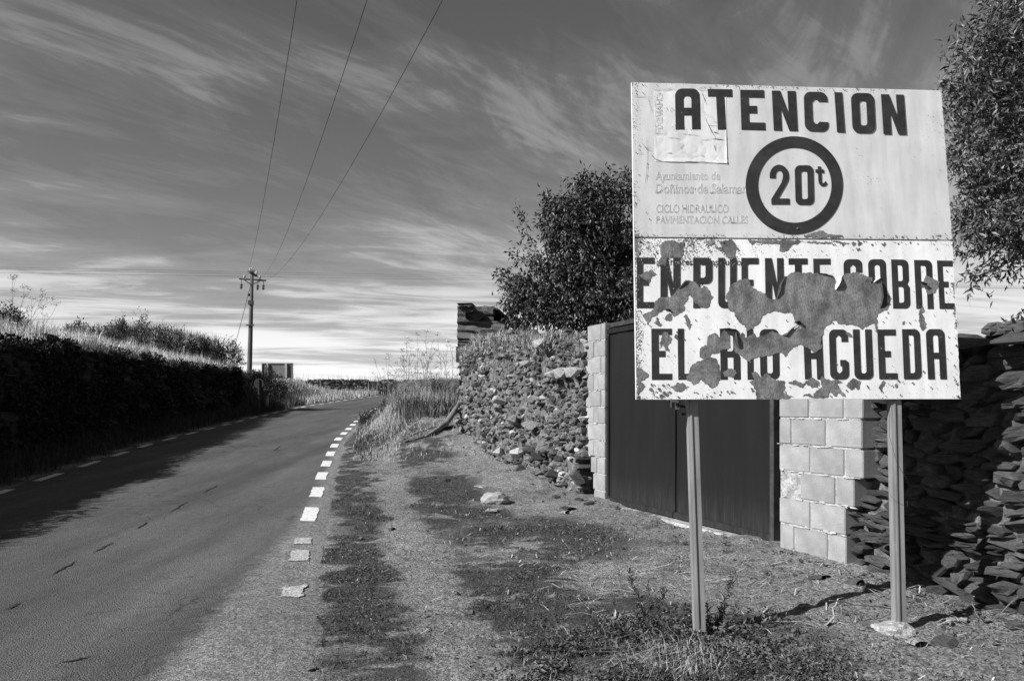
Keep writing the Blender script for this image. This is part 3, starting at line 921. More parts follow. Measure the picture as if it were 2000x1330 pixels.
# ---- the tall corner of big dressed slabs
pil = empty('corner_pillar', (pL[0] + .1, pL[1], 2.3), label='dark weathered corner pillar of big stacked stone slabs at the far end of the rubble wall', cat='pillar')
def slab(px0, px1, py0, py1, Y, dep, tilt=0, mt='pillar_stone', kind='r', nm='slab'):
    a = at(px0, py1, Y); b = at(px1, py0, Y)
    c = (a + b) / 2
    o = bpy.data.objects.new(nm, proto(kind, rr.randrange(22 if kind == 'r' else 16), mt)); col.objects.link(o); o.parent = pil
    ang = Matrix.Rotation(R(-12), 4, 'Z')
    o.matrix_local = mat_of(pil).inverted() @ (Matrix.Translation((c.x, Y + dep / 2, c.z)) @ ang @ Matrix.Rotation(R(tilt), 4, 'Y') @ Matrix.Diagonal((abs(b.x - a.x) * 1.04, dep, abs(b.z - a.z) * 1.08, 1)))
Yp = 15.0
def cut_slab(px0, px1, py0, py1, Y, dep, mt, seed, nm='slab'):
    """a roughly dressed rectangular slab with broken laminated edges"""
    a = at(px0, py1, Y); b = at(px1, py0, Y)
    w, h = abs(b.x - a.x), abs(b.z - a.z)
    bm = bmesh.new(); bmesh.ops.create_cube(bm, size=1)
    bmesh.ops.subdivide_edges(bm, edges=bm.edges, cuts=5, use_grid_fill=True)
    r = random.Random(seed); ph = r.uniform(0, 50)
    for v in bm.verts:
        x, y, z = v.co
        lam = float(vnoise(np.array([z * 9 + ph]), np.array([ph])) - .5)
        e = float(fbm(np.array([x * 3 + ph]), np.array([z * 4 + y * 3]), 3)[0] - .5)
        v.co.y = y * (1 + .18 * lam) + .25 * e * (1 if y < 0 else .5)
        v.co.x = x * (1 + .05 * lam) + .05 * e
        v.co.z = z + .16 * e
    me = bpy.data.meshes.new(nm); bm.to_mesh(me); bm.free()
    an = me.attributes.new('tone', 'FLOAT', 'POINT'); an.data.foreach_set('value', np.ones(len(me.vertices), dtype=np.float32))
    o = link(nm, me, M[mt], pil)
    c = (a + b) / 2
    o.matrix_local = mat_of(pil).inverted() @ (Matrix.Translation((c.x, Y + dep / 2, c.z)) @ Matrix.Rotation(R(-6), 4, 'Z') @ Matrix.Diagonal((w, dep, h, 1)))
cut_slab(897, 926, 592, 600, Yp, .7, 'slate', 1)
cut_slab(897, 968, 599, 628, Yp + .02, .75, 'pillar_stone', 2)
slab(905, 950, 606, 627, Yp - .1, .3, -8, 'pillar_stone')
cut_slab(897, 992, 627, 661, Yp, .8, 'pillar_stone', 3)
cut_slab(898, 952, 661, 673, Yp - .03, .75, 'slate', 4)
cut_slab(897, 930, 673, 688, Yp, .6, 'pillar_stone', 5)
for a in ((938, 968, 596, 606, 0), (962, 984, 601, 614, 8), (966, 992, 610, 628, -6), (984, 1012, 598, 612, 3), (985, 1015, 612, 640, 6), (1000, 1040, 624, 650, -4), (960, 1000, 640, 668, 10), (1005, 1030, 592, 604, -6), (985, 1040, 594, 602, 0)):
    slab(a[0], a[1], a[2], a[3], Yp + .1, .45, a[4], 'pillar_stone' if a[0] % 2 else 'slate', 'l' if a[0] % 3 else 'r', 'stone')

# ---- concrete block piers
MW = Matrix((Vector((WD.x, WD.y, 0)), Vector((WN.x, WN.y, 0)), Vector((0, 0, 1)))).transposed()
def frame_at(t, off, z):
    x, y = wall_pt(t, off)
    return Matrix.Translation((x, y, z)) @ MW.to_4x4()
_blk = {}
def block_mesh(w, h, d, groove=False):
    k = (round(w, 2), round(h, 3), groove)
    if k in _blk: return _blk[k]
    bm = bmesh.new(); bmesh.ops.create_cube(bm, size=1)
    for v in bm.verts: v.co = Vector((v.co.x * w, v.co.y * d, v.co.z * h))
    bmesh.ops.bevel(bm, geom=list(bm.edges), offset=.005, segments=2, affect='EDGES')
    me = bpy.data.meshes.new('block'); bm.to_mesh(me); bm.free()
    me.materials.append(M['block'])
    _blk[k] = me
    return me
RH = .21
def put_block(par, t0, t1, z0, off=0.0, h=RH, dz=0, dep=.2):
    w = t1 - t0 - .012
    me_ = block_mesh(w, h - .014, dep)
    o = bpy.data.objects.new('block', me_); col.objects.link(o); o.parent = par
    rr2 = random.random
    o.matrix_local = mat_of(par).inverted() @ (frame_at((t0 + t1) / 2, off - dep / 2 + (rr2() - .5) * .006, z0 + h / 2 + dz) @ Matrix.Rotation(R((rr2() - .5) * .8), 4, 'Y'))
def tpx(px, off=0.0):
    k = (px - 1000) / F
    ox, oy = WP.x + WN.x * off, WP.y + WN.y * off
    return (k * oy - ox) / (WD.x - k * WD.y)
OFFB = .06
x_, y_ = wall_pt(4.1, 0)
pierR = empty('block_pier', (x_, y_, .3), label='pale concrete block pier right of the metal gate, behind the notice', cat='pier')
z0 = .345
e = lambda *z: [tpx(1500 + a / 2.418, OFFB) for a in z]
rowsR = [e(55, 125, 283, 370), e(52, 200, 370), None, e(52, 197, 362, 452), e(52, 110, 273, 448), e(52, 193, 358, 448)]
tL = tpx(1521, OFFB)
for k in range(10):
    z = z0 + k * RH
    if k < len(rowsR) and rowsR[k]:
        ed = rowsR[k]
    elif k == 2:
        ed = e(150, 318, 408)
    else:
        ed = [tL, tL + .41, tL + .82] if k % 2 else [tL, tL + .2, tL + .61, tL + .82]
    for a, b in zip(ed[:-1], ed[1:]):
        put_block(pierR, a, b, z, OFFB)
# two thin bricks filling the gap in the third course
for j, (a, b) in enumerate(((.0, .095), (.095, .19))):
    put_block(pierR, e(52)[0], e(148)[0], z0 + 2 * RH + a, OFFB - .02, h=.1)
mb = MB()
tend = e(445)[0]
for (ta, tb, za, zb_) in ((tL, e(365)[0], z0 - .1, z0 + 2 * RH), (tL, e(400)[0], z0 + 2 * RH, z0 + 3 * RH), (tL, tend - .01, z0 + 3 * RH, z0 + 10 * RH + .01)):
    m = frame_at((ta + tb) / 2, OFFB - .0995, (za + zb_) / 2)
    mb.box((0, 0, 0), (tb - ta - .03, .185, zb_ - za), m)
mb.v = [tuple(mat_of(pierR).inverted() @ Vector(v)) for v in mb.v]
mb.build('mortar', M['lime_mortar'], pierR)
# mortar dabs squeezed from the joints
def dabs(par, t0, t1, zrows, n, seed, off=OFFB):
    r = random.Random(seed); st = []
    for z in zrows:
        for i in range(n):
            t = r.uniform(t0, t1)
            x, y = wall_pt(t, off + .001)
            st.append((Vector((x, y, z + r.uniform(-.006, .006))), MW.copy(), (r.uniform(.03, .09), .014, r.uniform(.008, .02)), 'l'))
    place_stones(st, par, 'lime_mortar2', 0, stuff_name='mortar_dabs', seed=seed)
M['lime_mortar2'] = material('lime_mortar_dabs', 0.3, 0.5, 14, 0.95, 0.6, 0.01, tone=False)
dabs(pierR, tL, tend - .05, [z0 + RH * k for k in range(1, 9)], 9, 3)
# concrete footing under the blocks
fm = MB(); fm.box((0, 0, 0), (.74, .2, .12), Matrix.Identity(4))
o = fm.build('footing', M['lime_mortar'], pierR, bevel=.03); o.matrix_local = mat_of(pierR).inverted() @ frame_at(tL + .40, OFFB - .07, z0 - .05)

x_, y_ = wall_pt(.33, 0)
pierL = empty('block_pier', (x_, y_, .3), label='pale concrete block pier left of the metal gate, against the rubble wall', cat='pier')
z0L = .27; OFFL = -.045; tR = tpx(1182, OFFL)
tl = lambda p: tpx(p, OFFL)
for k in range(11):
    z = z0L + k * .2 
    if k == 10: ed = [tl(1147), tl(1174), tR]
    elif k < 1: ed = [tl(1160), tR]
    elif k < 3: ed = [tl(1154), tl(1166), tR] if k == 2 else [tl(1158), tR]
    elif k % 2: ed = [tl(1134), tl(1160), tR]
    else: ed = [tl(1144), tl(1174), tR] if k > 4 else [tl(1133), tl(1147), tR]
    for a, b in zip(ed[:-1], ed[1:]): put_block(pierL, a, b, z, OFFL, h=.2)
mb = MB(); m = frame_at((tl(1160) + tR) / 2, OFFL - .0995, z0L + 1.08); mb.box((0, 0, 0), (tR - tl(1160) - .02, .185, 2.2), m)
m = frame_at((tl(1148) + tR) / 2, OFFL - .0975, z0L + 1.42); mb.box((0, 0, 0), (tR - tl(1148) - .02, .18, 1.55), m)
mb.v = [tuple(mat_of(pierL).inverted() @ Vector(v)) for v in mb.v]
mb.build('mortar', M['lime_mortar'], pierL)
dabs(pierL, tl(1136), tR - .02, [z0L + .2 * k for k in range(3, 11)], 5, 6, OFFL)

# ---- the gate
G0, G1 = tR + .012, tpx(1511, -.08)
Gm = (G0 + G1) / 2; gw = G1 - G0
SILL = .335; GTOP = 2.40
gate = empty('metal_gate', wall_pt(Gm, -.08) + (SILL,), label='dark sheet metal double gate with dusty foot between the two block piers', cat='gate')
gate.rotation_euler = (0, 0, math.atan2(WD.y, WD.x))
split = tpx(1318, -.08) - Gm
# local frame of the gate: x along WD, y = left normal of WD (points away from the viewer side), so the outer face is at -y
sgn = 1 if Vector((-math.sin(gate.rotation_euler.z), math.cos(gate.rotation_euler.z))).dot(WN) > 0 else -1
def gbox(name, x0, x1, ya, yb, z0_, z1_, mat, parent=gate, bev=.003):
    mb = MB(); mb.box(((x0 + x1) / 2, sgn * (ya + yb) / 2, (z0_ + z1_) / 2), (x1 - x0, abs(yb - ya), z1_ - z0_))
    return mb.build(name, mat, parent, bevel=bev)
Hh = GTOP - SILL
def leaf(xa, xb):
    mb = MB()
    # gently buckled sheet
    N, K = 24, 24
    V = []; Fc = []
    for i in range(N + 1):
        for k in range(K + 1):
            x = xa + (xb - xa) * i / N; z = .03 + (Hh - .05) * k / K
            V.append((x, sgn * (.0 + .006 * math.sin(i * .9) * math.sin(k * .5)), z))
    for i in range(N):
        for k in range(K):
            a = i * (K + 1) + k
            Fc.append((a, a + K + 1, a + K + 2, a + 1))
    me = fast_mesh('gate_leaf', np.array(V), np.array(Fc), smooth=True)
    o = link('gate_leaf', me, M['gate'], gate)
    for nm, z1_, z2_ in (('bottom_rail', .02, .075), ('top_rail', Hh - .07, Hh - .015)):
        mb = MB(); mb.box(((xa + xb) / 2, sgn * .014, (z1_ + z2_) / 2), (xb - xa - .004, .022, z2_ - z1_)); mb.build(nm, M['gate'], o, bevel=.003)
    mb = MB()
    mb.box((xa + .018, sgn * .012, Hh / 2), (.03, .02, Hh - .18)); mb.build('stile', M['gate'], o, bevel=.003)
    return o
leaf(-gw / 2 + .01, split - .004)
lf2 = leaf(split + .004, gw / 2 - .012)
mb = MB(); mb.box((gw / 2 + .02, sgn * -.01, Hh / 2 - .03), (.05, .09, Hh + .1)); mb.build('jamb', M['iron'], gate); mb = MB(); mb.box((-gw / 2 - .004, sgn * -.03, Hh / 2), (.02, .05, Hh + .02)); mb.build('jamb', M['iron'], gate)
mb = MB(); mb.tube([(split + .06, sgn * .02, 1.20), (split + .06, sgn * .07, 1.20), (split + .20, sgn * .07, 1.19), (split + .20, sgn * .07, 1.12), (split + .13, sgn * .07, 1.12)], .011, 6)
mb.box((split + .05, sgn * .012, 1.19), (.06, .015, .14)); mb.build('handle', M['iron'], lf2)
mb = MB(); mb.box((split - .03, sgn * .02, 1.22), (.16, .02, .03)); mb.box((split - .0, sgn * .03, 1.18), (.03, .03, .09)); mb.build('latch', M['iron'], gate)
gbox('lintel', -gw / 2, gw / 2 + .05, -.12, -.02, Hh + .01, Hh + .06, M['iron'])
gbox('sill', -gw / 2 - .05, gw / 2 + .06, -.12, .13, -.22, .006, M['lime_mortar'], bev=.012)

# ------------------------------------------------------------------ the notice
BL = at(1243, 780, 4.55); BR = at(1877, 778, 4.62)
TL = at(1234, 162, 4.776)
U = (BR - BL); W_ = U.length; U.normalize()
Vv = (TL - BL); Vv = (Vv - U * Vv.dot(U)); H_ = Vv.length; Vv.normalize()
NN = U.cross(Vv).normalized()           # towards the viewer
if NN.y > 0: NN = -NN
def spx(px, py):
    """photo position -> position on the notice board, in metres from its lower left corner"""
    d = Vector(((px - 1000) / F, 1, (HOR - py) / F)); o = Vector((0, 0, CAMZ))
    t = (BL - o).dot(NN) / d.dot(NN)
    p = o + d * t - BL
    return Vector((p.dot(U), p.dot(Vv)))
SM = Matrix((U, Vv, NN)).transposed().to_4x4()
notice = empty('notice_board', (BL + U * (W_ / 2)) + Vector((0, 0, -1.26)), label='big peeling white warning notice lettered ATENCION 20t on two steel posts', cat='sign')
NI = mat_of(notice).inverted()
def board_space(o, lift=0.0):
    o.matrix_local = (mat_of(o.parent).inverted() if o.parent is not notice else NI) @ (Matrix.Translation(BL + NN * lift) @ SM)
    return o
seamL = spx(1240, 464); seamR = spx(1860, 470)
TRc = spx(1839, 178); TLc = spx(1234, 162); BRc = spx(1877, 779); BLc = spx(1243, 780)
def panel(name, poly, mat, th=.012, wear=None):
    """thin sheet metal plate with a fine grid so that wear can be painted per vertex"""
    (a, b, c, d) = poly   # bl, br, tr, tl
    N, K = 90, 50
    V = []; wv = []
    for k in range(K + 1):
        for i in range(N + 1):
            s, t = i / N, k / K
            p = (a * (1 - s) + b * s) * (1 - t) + (d * (1 - s) + c * s) * t
            p = Vector(p)
            if i == N: p.x += .0025 * random.uniform(-1, .4)
            V.append((p.x, p.y, .0015 * math.sin(p.x * 3.1) * math.cos(p.y * 4.0)))
            wv.append(wear(s, t, p) if wear else 0)
    n = len(V)
    V += [(x, y, z - th) for x, y, z in V]
    Fc = []
    W1 = N + 1
    for k in range(K):
        for i in range(N):
            q = k * W1 + i
            Fc.append((q, q + 1, q + W1 + 1, q + W1)); Fc.append((n + q, n + q + W1, n + q + W1 + 1, n + q + 1))
    for i in range(N):
        Fc.append((i, n + i, n + i + 1, i + 1)); q = K * W1 + i; Fc.append((q, q + 1, n + q + 1, n + q))
    for k in range(K):
        q = k * W1; Fc.append((q, q + W1, n + q + W1, n + q)); q = k * W1 + N; Fc.append((q, n + q, n + q + W1, q + W1))
    me = fast_mesh(name, np.array(V), np.array(Fc))
    at2 = me.attributes.new('wear', 'FLOAT', 'POINT'); at2.data.foreach_set('value', np.array(wv + wv, dtype=np.float32))
    o = link(name, me, mat, notice)
    board_space(o)
    return o
def wear_up(s, t, p):
    return max(0, 1 - t / .05) * .55 + max(0, 1 - s / .04) * .45 + max(0, (t - .955) / .045) * .45 + max(0, (s - .985) / .015) * .3
def wear_lo(s, t, p):
    w = max(0, (t - .80) / .2) * .75 * (1 if s < .40 else .35)
    w += max(0, 1 - s / .03) * .7 + max(0, (s - .975) / .025) * .4 + max(0, 1 - t / .03) * .3
    w += .35 * max(0, 1 - abs(s - .10) / .12) * max(0, 1 - abs(t - .82) / .15)
    w += .30 * max(0, 1 - s / .25) * max(0, 1 - t / .9)
    return w
gap = Vector((0, .0048))
up_p = panel('upper_plate', [seamL + gap, seamR + gap, TRc, TLc], M['paint_upper'], wear=wear_up)
lo_p = panel('lower_plate', [BLc, BRc, seamR - gap, seamL - gap], M['paint_lower'], wear=wear_lo)

def curve_mesh(name, loops, mat, parent, lift, thick=.0006, kind=None):
    """flat painted shape from closed outlines; inner outlines cut holes"""
    cu = bpy.data.curves.new(name, 'CURVE'); cu.dimensions = '2D'; cu.fill_mode = 'BOTH'; cu.extrude = thick / 2
    for lp in loops:
        sp = cu.splines.new('POLY'); sp.points.add(len(lp) - 1)
        for i, p in enumerate(lp): sp.points[i].co = (p[0], p[1], 0, 1)
        sp.use_cyclic_u = True
    tmp = bpy.data.objects.new('tmp', cu); col.objects.link(tmp)
    dg = bpy.context.evaluated_depsgraph_get()
    me = bpy.data.meshes.new_from_object(tmp.evaluated_get(dg))
    bpy.data.objects.remove(tmp); bpy.data.curves.remove(cu)
    me.name = name; me.materials.clear(); me.materials.append(mat)
    o = bpy.data.objects.new(name, me); col.objects.link(o); o.parent = parent
    board_space(o, lift)
    if kind: o['kind'] = kind
    return o

def arc(cx, cy, rx, ry, a0, a1, n=6):
    return [(cx + rx * math.cos(R(a0 + (a1 - a0) * i / n)), cy + ry * math.sin(R(a0 + (a1 - a0) * i / n))) for i in range(n + 1)]
def rrect(x0, y0, x1, y1, rx, ry, corners='1111', n=6):
    """y grows downwards. corners: tl tr br bl rounded?"""
    out = []
    out += arc(x0 + rx, y0 + ry, rx, ry, 180, 270, n) if corners[0] == '1' else [(x0, y0)]
    out += arc(x1 - rx, y0 + ry, rx, ry, 270, 360, n) if corners[1] == '1' else [(x1, y0)]
    out += arc(x1 - rx, y1 - ry, rx, ry, 0, 90, n) if corners[2] == '1' else [(x1, y1)]
    out += arc(x0 + rx, y1 - ry, rx, ry, 90, 180, n) if corners[3] == '1' else [(x0, y1)]
    return out
def glyph(ch, sx, sy):
    """outlines in the unit box, stroke sx wide / sy high"""
    rx, ry = sx * .85, sy * .95
    ix, iy = sx * .35, sy * .4
    if ch == 'E': m = .5; return [[(0, 0), (1, 0), (1, sy), (sx, sy), (sx, m - sy * .55), (.68, m - sy * .55), (.68, m + sy * .45), (sx, m + sy * .45), (sx, 1 - sy), (1, 1 - sy), (1, 1), (0, 1)]]
    if ch == 'T': return [[(0, 0), (1, 0), (1, sy), (.5 + sx / 2, sy), (.5 + sx / 2, 1), (.5 - sx / 2, 1), (.5 - sx / 2, sy), (0, sy)]]
    if ch == 'I': return [[(0, 0), (1, 0), (1, 1), (0, 1)]]
    if ch == 'L': return [[(0, 0), (sx, 0), (sx, 1 - sy), (1, 1 - sy), (1, 1), (0, 1)]]
    if ch == 'N': return [[(0, 0), (sx * 1.02, 0), (1 - sx, .55), (1 - sx, 0), (1, 0), (1, 1), (1 - sx * 1.02, 1), (sx, .45), (sx, 1), (0, 1)]]
    if ch == 'A':
        o = rrect(0, 0, 1, 1, rx, ry, '1100')
        o = o[:-2] + [(1, 1), (1 - sx, 1), (1 - sx, .47 + sy), (sx, .47 + sy), (sx, 1), (0, 1)]
        return [o, rrect(sx, sy, 1 - sx, .47, ix, iy, '1100')]
    if ch == 'O' or ch == '0': return [rrect(0, 0, 1, 1, rx, ry), rrect(sx, sy, 1 - sx, 1 - sy, ix, iy)]
    if ch == 'D': return [rrect(0, 0, 1, 1, rx, ry, '0110'), rrect(sx, sy, 1 - sx, 1 - sy, ix, iy, '0110')]
    if ch == 'U':
        o = [(0, 0), (sx, 0)] + list(reversed(arc(sx + ix, 1 - sy - iy, ix, iy, 90, 180, 5))) [::-1][::-1]
        inner = arc(sx + ix, 1 - sy - iy, ix, iy, 180, 90, 5) + arc(1 - sx - ix, 1 - sy - iy, ix, iy, 90, 0, 5)
        outer = arc(1 - rx, 1 - ry, rx, ry, 0, 90) + arc(rx, 1 - ry, rx, ry, 90, 180)
        return [[(0, 0), (sx, 0)] + inner + [(1 - sx, 0), (1, 0)] + outer]
    if ch == 'C':
        tl_, bl_ = arc(rx, ry, rx, ry, 180, 270), arc(rx, 1 - ry, rx, ry, 90, 180)
        tr_, br_ = arc(1 - rx, ry, rx, ry, 270, 360), arc(1 - rx, 1 - ry, rx, ry, 0, 90)
        ya, yb = .245, .755
        inn = [(1 - sx, ya), (1 - sx, sy + iy), (1 - sx - ix, sy), (sx + ix, sy), (sx, sy + iy), (sx, 1 - sy - iy), (sx + ix, 1 - sy), (1 - sx - ix, 1 - sy), (1 - sx, 1 - sy - iy), (1 - sx, yb)]
        return [tl_ + tr_ + [(1, ya)] + inn + [(1, yb)] + br_ + bl_]
    if ch == 'G':
        tl_, bl_ = arc(rx, ry, rx, ry, 180, 270), arc(rx, 1 - ry, rx, ry, 90, 180)
        tr_, br_ = arc(1 - rx, ry, rx, ry, 270, 360), arc(1 - rx, 1 - ry, rx, ry, 0, 90)
        ya, yb = .25, .61
        inn = [(1 - sx, ya), (1 - sx, sy + iy), (1 - sx - ix, sy), (sx + ix, sy), (sx, sy + iy), (sx, 1 - sy - iy), (sx + ix, 1 - sy), (1 - sx - ix, 1 - sy), (1 - sx, 1 - sy - iy), (1 - sx, yb + sy), (.55, yb + sy), (.55, yb)]
        return [tl_ + tr_ + [(1, ya)] + inn + [(.85, yb), (1, yb + .05)] + br_ + bl_]
    if ch == 'P': m = .52; return [[(0, 0)] + arc(1 - rx, ry, rx, ry, 270, 360) + arc(1 - rx, m - ry, rx, ry, 0, 90) + [(sx, m), (sx, 1), (0, 1)], rrect(sx, sy, 1 - sx, m - sy, ix, iy, '0110')]
    if ch == 'R':
        m = .5
        return [[(0, 0)] + arc(1 - rx, ry, rx, ry, 270, 360) + [(1, m - sy * .4), (.93, m), (1, m + sy * .5), (1, 1), (1 - sx, 1), (1 - sx, m + sy * .5), (sx, m + sy * .5), (sx, 1), (0, 1)], rrect(sx, sy, 1 - sx, m - sy * .5, ix, iy, '0110')]
    if ch == 'B':
        m = .5
        return [[(0, 0)] + arc(.97 - rx, ry, rx, ry, 270, 360) + [(.97, m - sy * .6), (.88, m), (1, m + sy * .6)] + arc(1 - rx, 1 - ry, rx, ry, 0, 90) + [(0, 1)],
                rrect(sx, sy, .97 - sx, m - sy * .5, ix, iy, '0110'), rrect(sx, m + sy * .5, 1 - sx, 1 - sy, ix, iy, '0110')]
    if ch == 'S':
        m = .5
        o = arc(rx, ry, rx, ry, 180, 270) + arc(1 - rx, ry, rx, ry, 270, 360) + [(1, .28), (1 - sx, .28), (1 - sx, sy + iy), (1 - sx - ix, sy), (sx + ix, sy), (sx, sy + iy), (sx, m - sy * .6)]
        o += [(1 - rx * .5, m - sy * .3), (1, m + sy)] + arc(1 - rx, 1 - ry, rx, ry, 0, 90) + arc(rx, 1 - ry, rx, ry, 90, 180) + [(0, .72), (sx, .72), (sx, 1 - sy - iy), (sx + ix, 1 - sy), (1 - sx - ix, 1 - sy), (1 - sx, 1 - sy - iy), (1 - sx, m + sy * .8), (rx * .5, m + sy * .3), (0, m - sy * .8)]
        return [o]
    if ch == '2':
        o = arc(.5, .28, .5, .28, 180, 360, 14) + [(.98, .38), (.86, .5), (.42, 1 - sy), (1, 1 - sy), (1, 1), (.05, 1), (.05, 1 - sy * .9), (.60, .45), (.66, .36)]
        o += [(.5 + .19 * math.cos(R(a)), .28 + .13 * math.sin(R(a))) for a in range(0, -181, -20)] + [(.31, .34), (0, .34)]
        return [o]
    if ch == 't':
        return [[(.22, 0), (.52, 0), (.52, .15), (.76, .15), (.76, .32), (.52, .32), (.52, .76), (.60, .84), (.72, .82), (.86, .72), (1, .86), (.84, .97), (.62, 1.0), (.40, .97), (.26, .86), (.22, .74), (.22, .32), (0, .32), (0, .15), (.22, .15)]]
def letter(ch, tl_, tr_, br_, bl_, sx, sy, lift, parent):
    loops = []
    for lp in glyph(ch, sx, sy):
        q = []
        for (x, y) in lp:
            a = Vector(tl_) * (1 - x) + Vector(tr_) * x; b = Vector(bl_) * (1 - x) + Vector(br_) * x
            p = a * (1 - y) + b * y
            q.append(spx(p.x, p.y))
        loops.append(q)
    return curve_mesh('letter', loops, M['black_paint'], parent, lift)
LU = .0032
A_ = [('A', (1318, 174), (1366, 174), (1368.4, 253.7), (1319.3, 253.7)), ('T', (1381.8, 174.8), (1429.5, 175.5), (1434, 254), (1386, 254)),
      ('E', (1445.3, 176.5), (1491.7, 177), (1495, 255.5), (1447.8, 254.5)), ('N', (1507, 178), (1553.5, 179), (1558, 257), (1511, 256)),
      ('C', (1569, 180), (1615, 181), (1618.5, 258.5), (1572, 257)), ('I', (1629, 181), (1644.3, 181.5), (1649.8, 259.5), (1634.4, 259)),
      ('O', (1661, 182.5), (1706.3, 183), (1710, 261.3), (1665, 260.5)), ('N', (1720, 185), (1764.6, 186), (1770.3, 264), (1725.2, 263))]
for c in A_: letter(c[0], *c[1:], .345, .19, LU, up_p)
def bx(ch, x0, x1, y0, y1, lean=0): return (ch, (x0, y0), (x1, y0), (x1 + lean, y1), (x0 + lean, y1))
for c in (bx('2', 1502.4, 1540, 322.5, 400, 2), bx('0', 1551.5, 1588, 323.7, 401, 2)): letter(c[0], *c[1:], .33, .15, LU, up_p)
letter('t', (1591.7, 325.7), (1613.5, 326.2), (1615.8, 365), (1593.7, 364.6), .3, .1, LU, up_p)
B_ = [bx('E', 1243.7, 1278, 503.4, 602), bx('N', 1289.7, 1328.4, 503.5, 602), bx('P', 1353.7, 1391, 503.5, 602), bx('U', 1402.4, 1438.4, 503.8, 602, 0), bx('E', 1447.6, 1481.3, 504, 602, 1),
      bx('N', 1493.7, 1530, 504.5, 602, 1.5), bx('T', 1539.7, 1577, 505, 602, 2), bx('E', 1588, 1622, 505.5, 602.3, 2.5), bx('S', 1646.8, 1683.7, 506.6, 602.6, 3), bx('O', 1694.7, 1730, 506.6, 602.6, 4),
      ('B', (1740, 507), (1775, 507.5), (1778.4, 603.3), (1744.2, 603)), ('R', (1784.7, 508), (1820, 508.5), (1823.7, 604), (1789.5, 603.4)), ('E', (1829.5, 509), (1860, 509.5), (1864.5, 604), (1835, 603.7)),
      bx('E', 1272, 1312, 642, 742, 1), bx('L', 1323.4, 1358, 642, 742, 1), bx('R', 1405.5, 1445, 642.6, 742, 2), bx('I', 1458, 1470.5, 642.6, 742, 2), bx('O', 1483, 1521, 642.8, 741.5, 2),
      bx('A', 1568, 1605, 643.2, 741, 4), bx('G', 1618.4, 1655.5, 643.5, 741, 3), bx('U', 1665.3, 1702, 643.5, 741, 3.7), bx('E', 1713, 1749, 643.5, 740.5, 4), bx('D', 1761.3, 1796, 643, 740.5, 4), bx('A', 1807.4, 1844, 642.8, 740.5, 5)]
for c in B_: letter(c[0], *c[1:], .355, .122, .0018, lo_p)
def ell(cx, cy, rx, ry, n=72): return [spx(cx + rx * math.cos(2 * math.pi * i / n), cy + ry * math.sin(2 * math.pi * i / n)) for i in range(n)]
curve_mesh('ring', [ell(1551, 362.7, 95, 95.7), ell(1552, 362.5, 71.7, 73)], M['black_paint'], up_p, .0026)

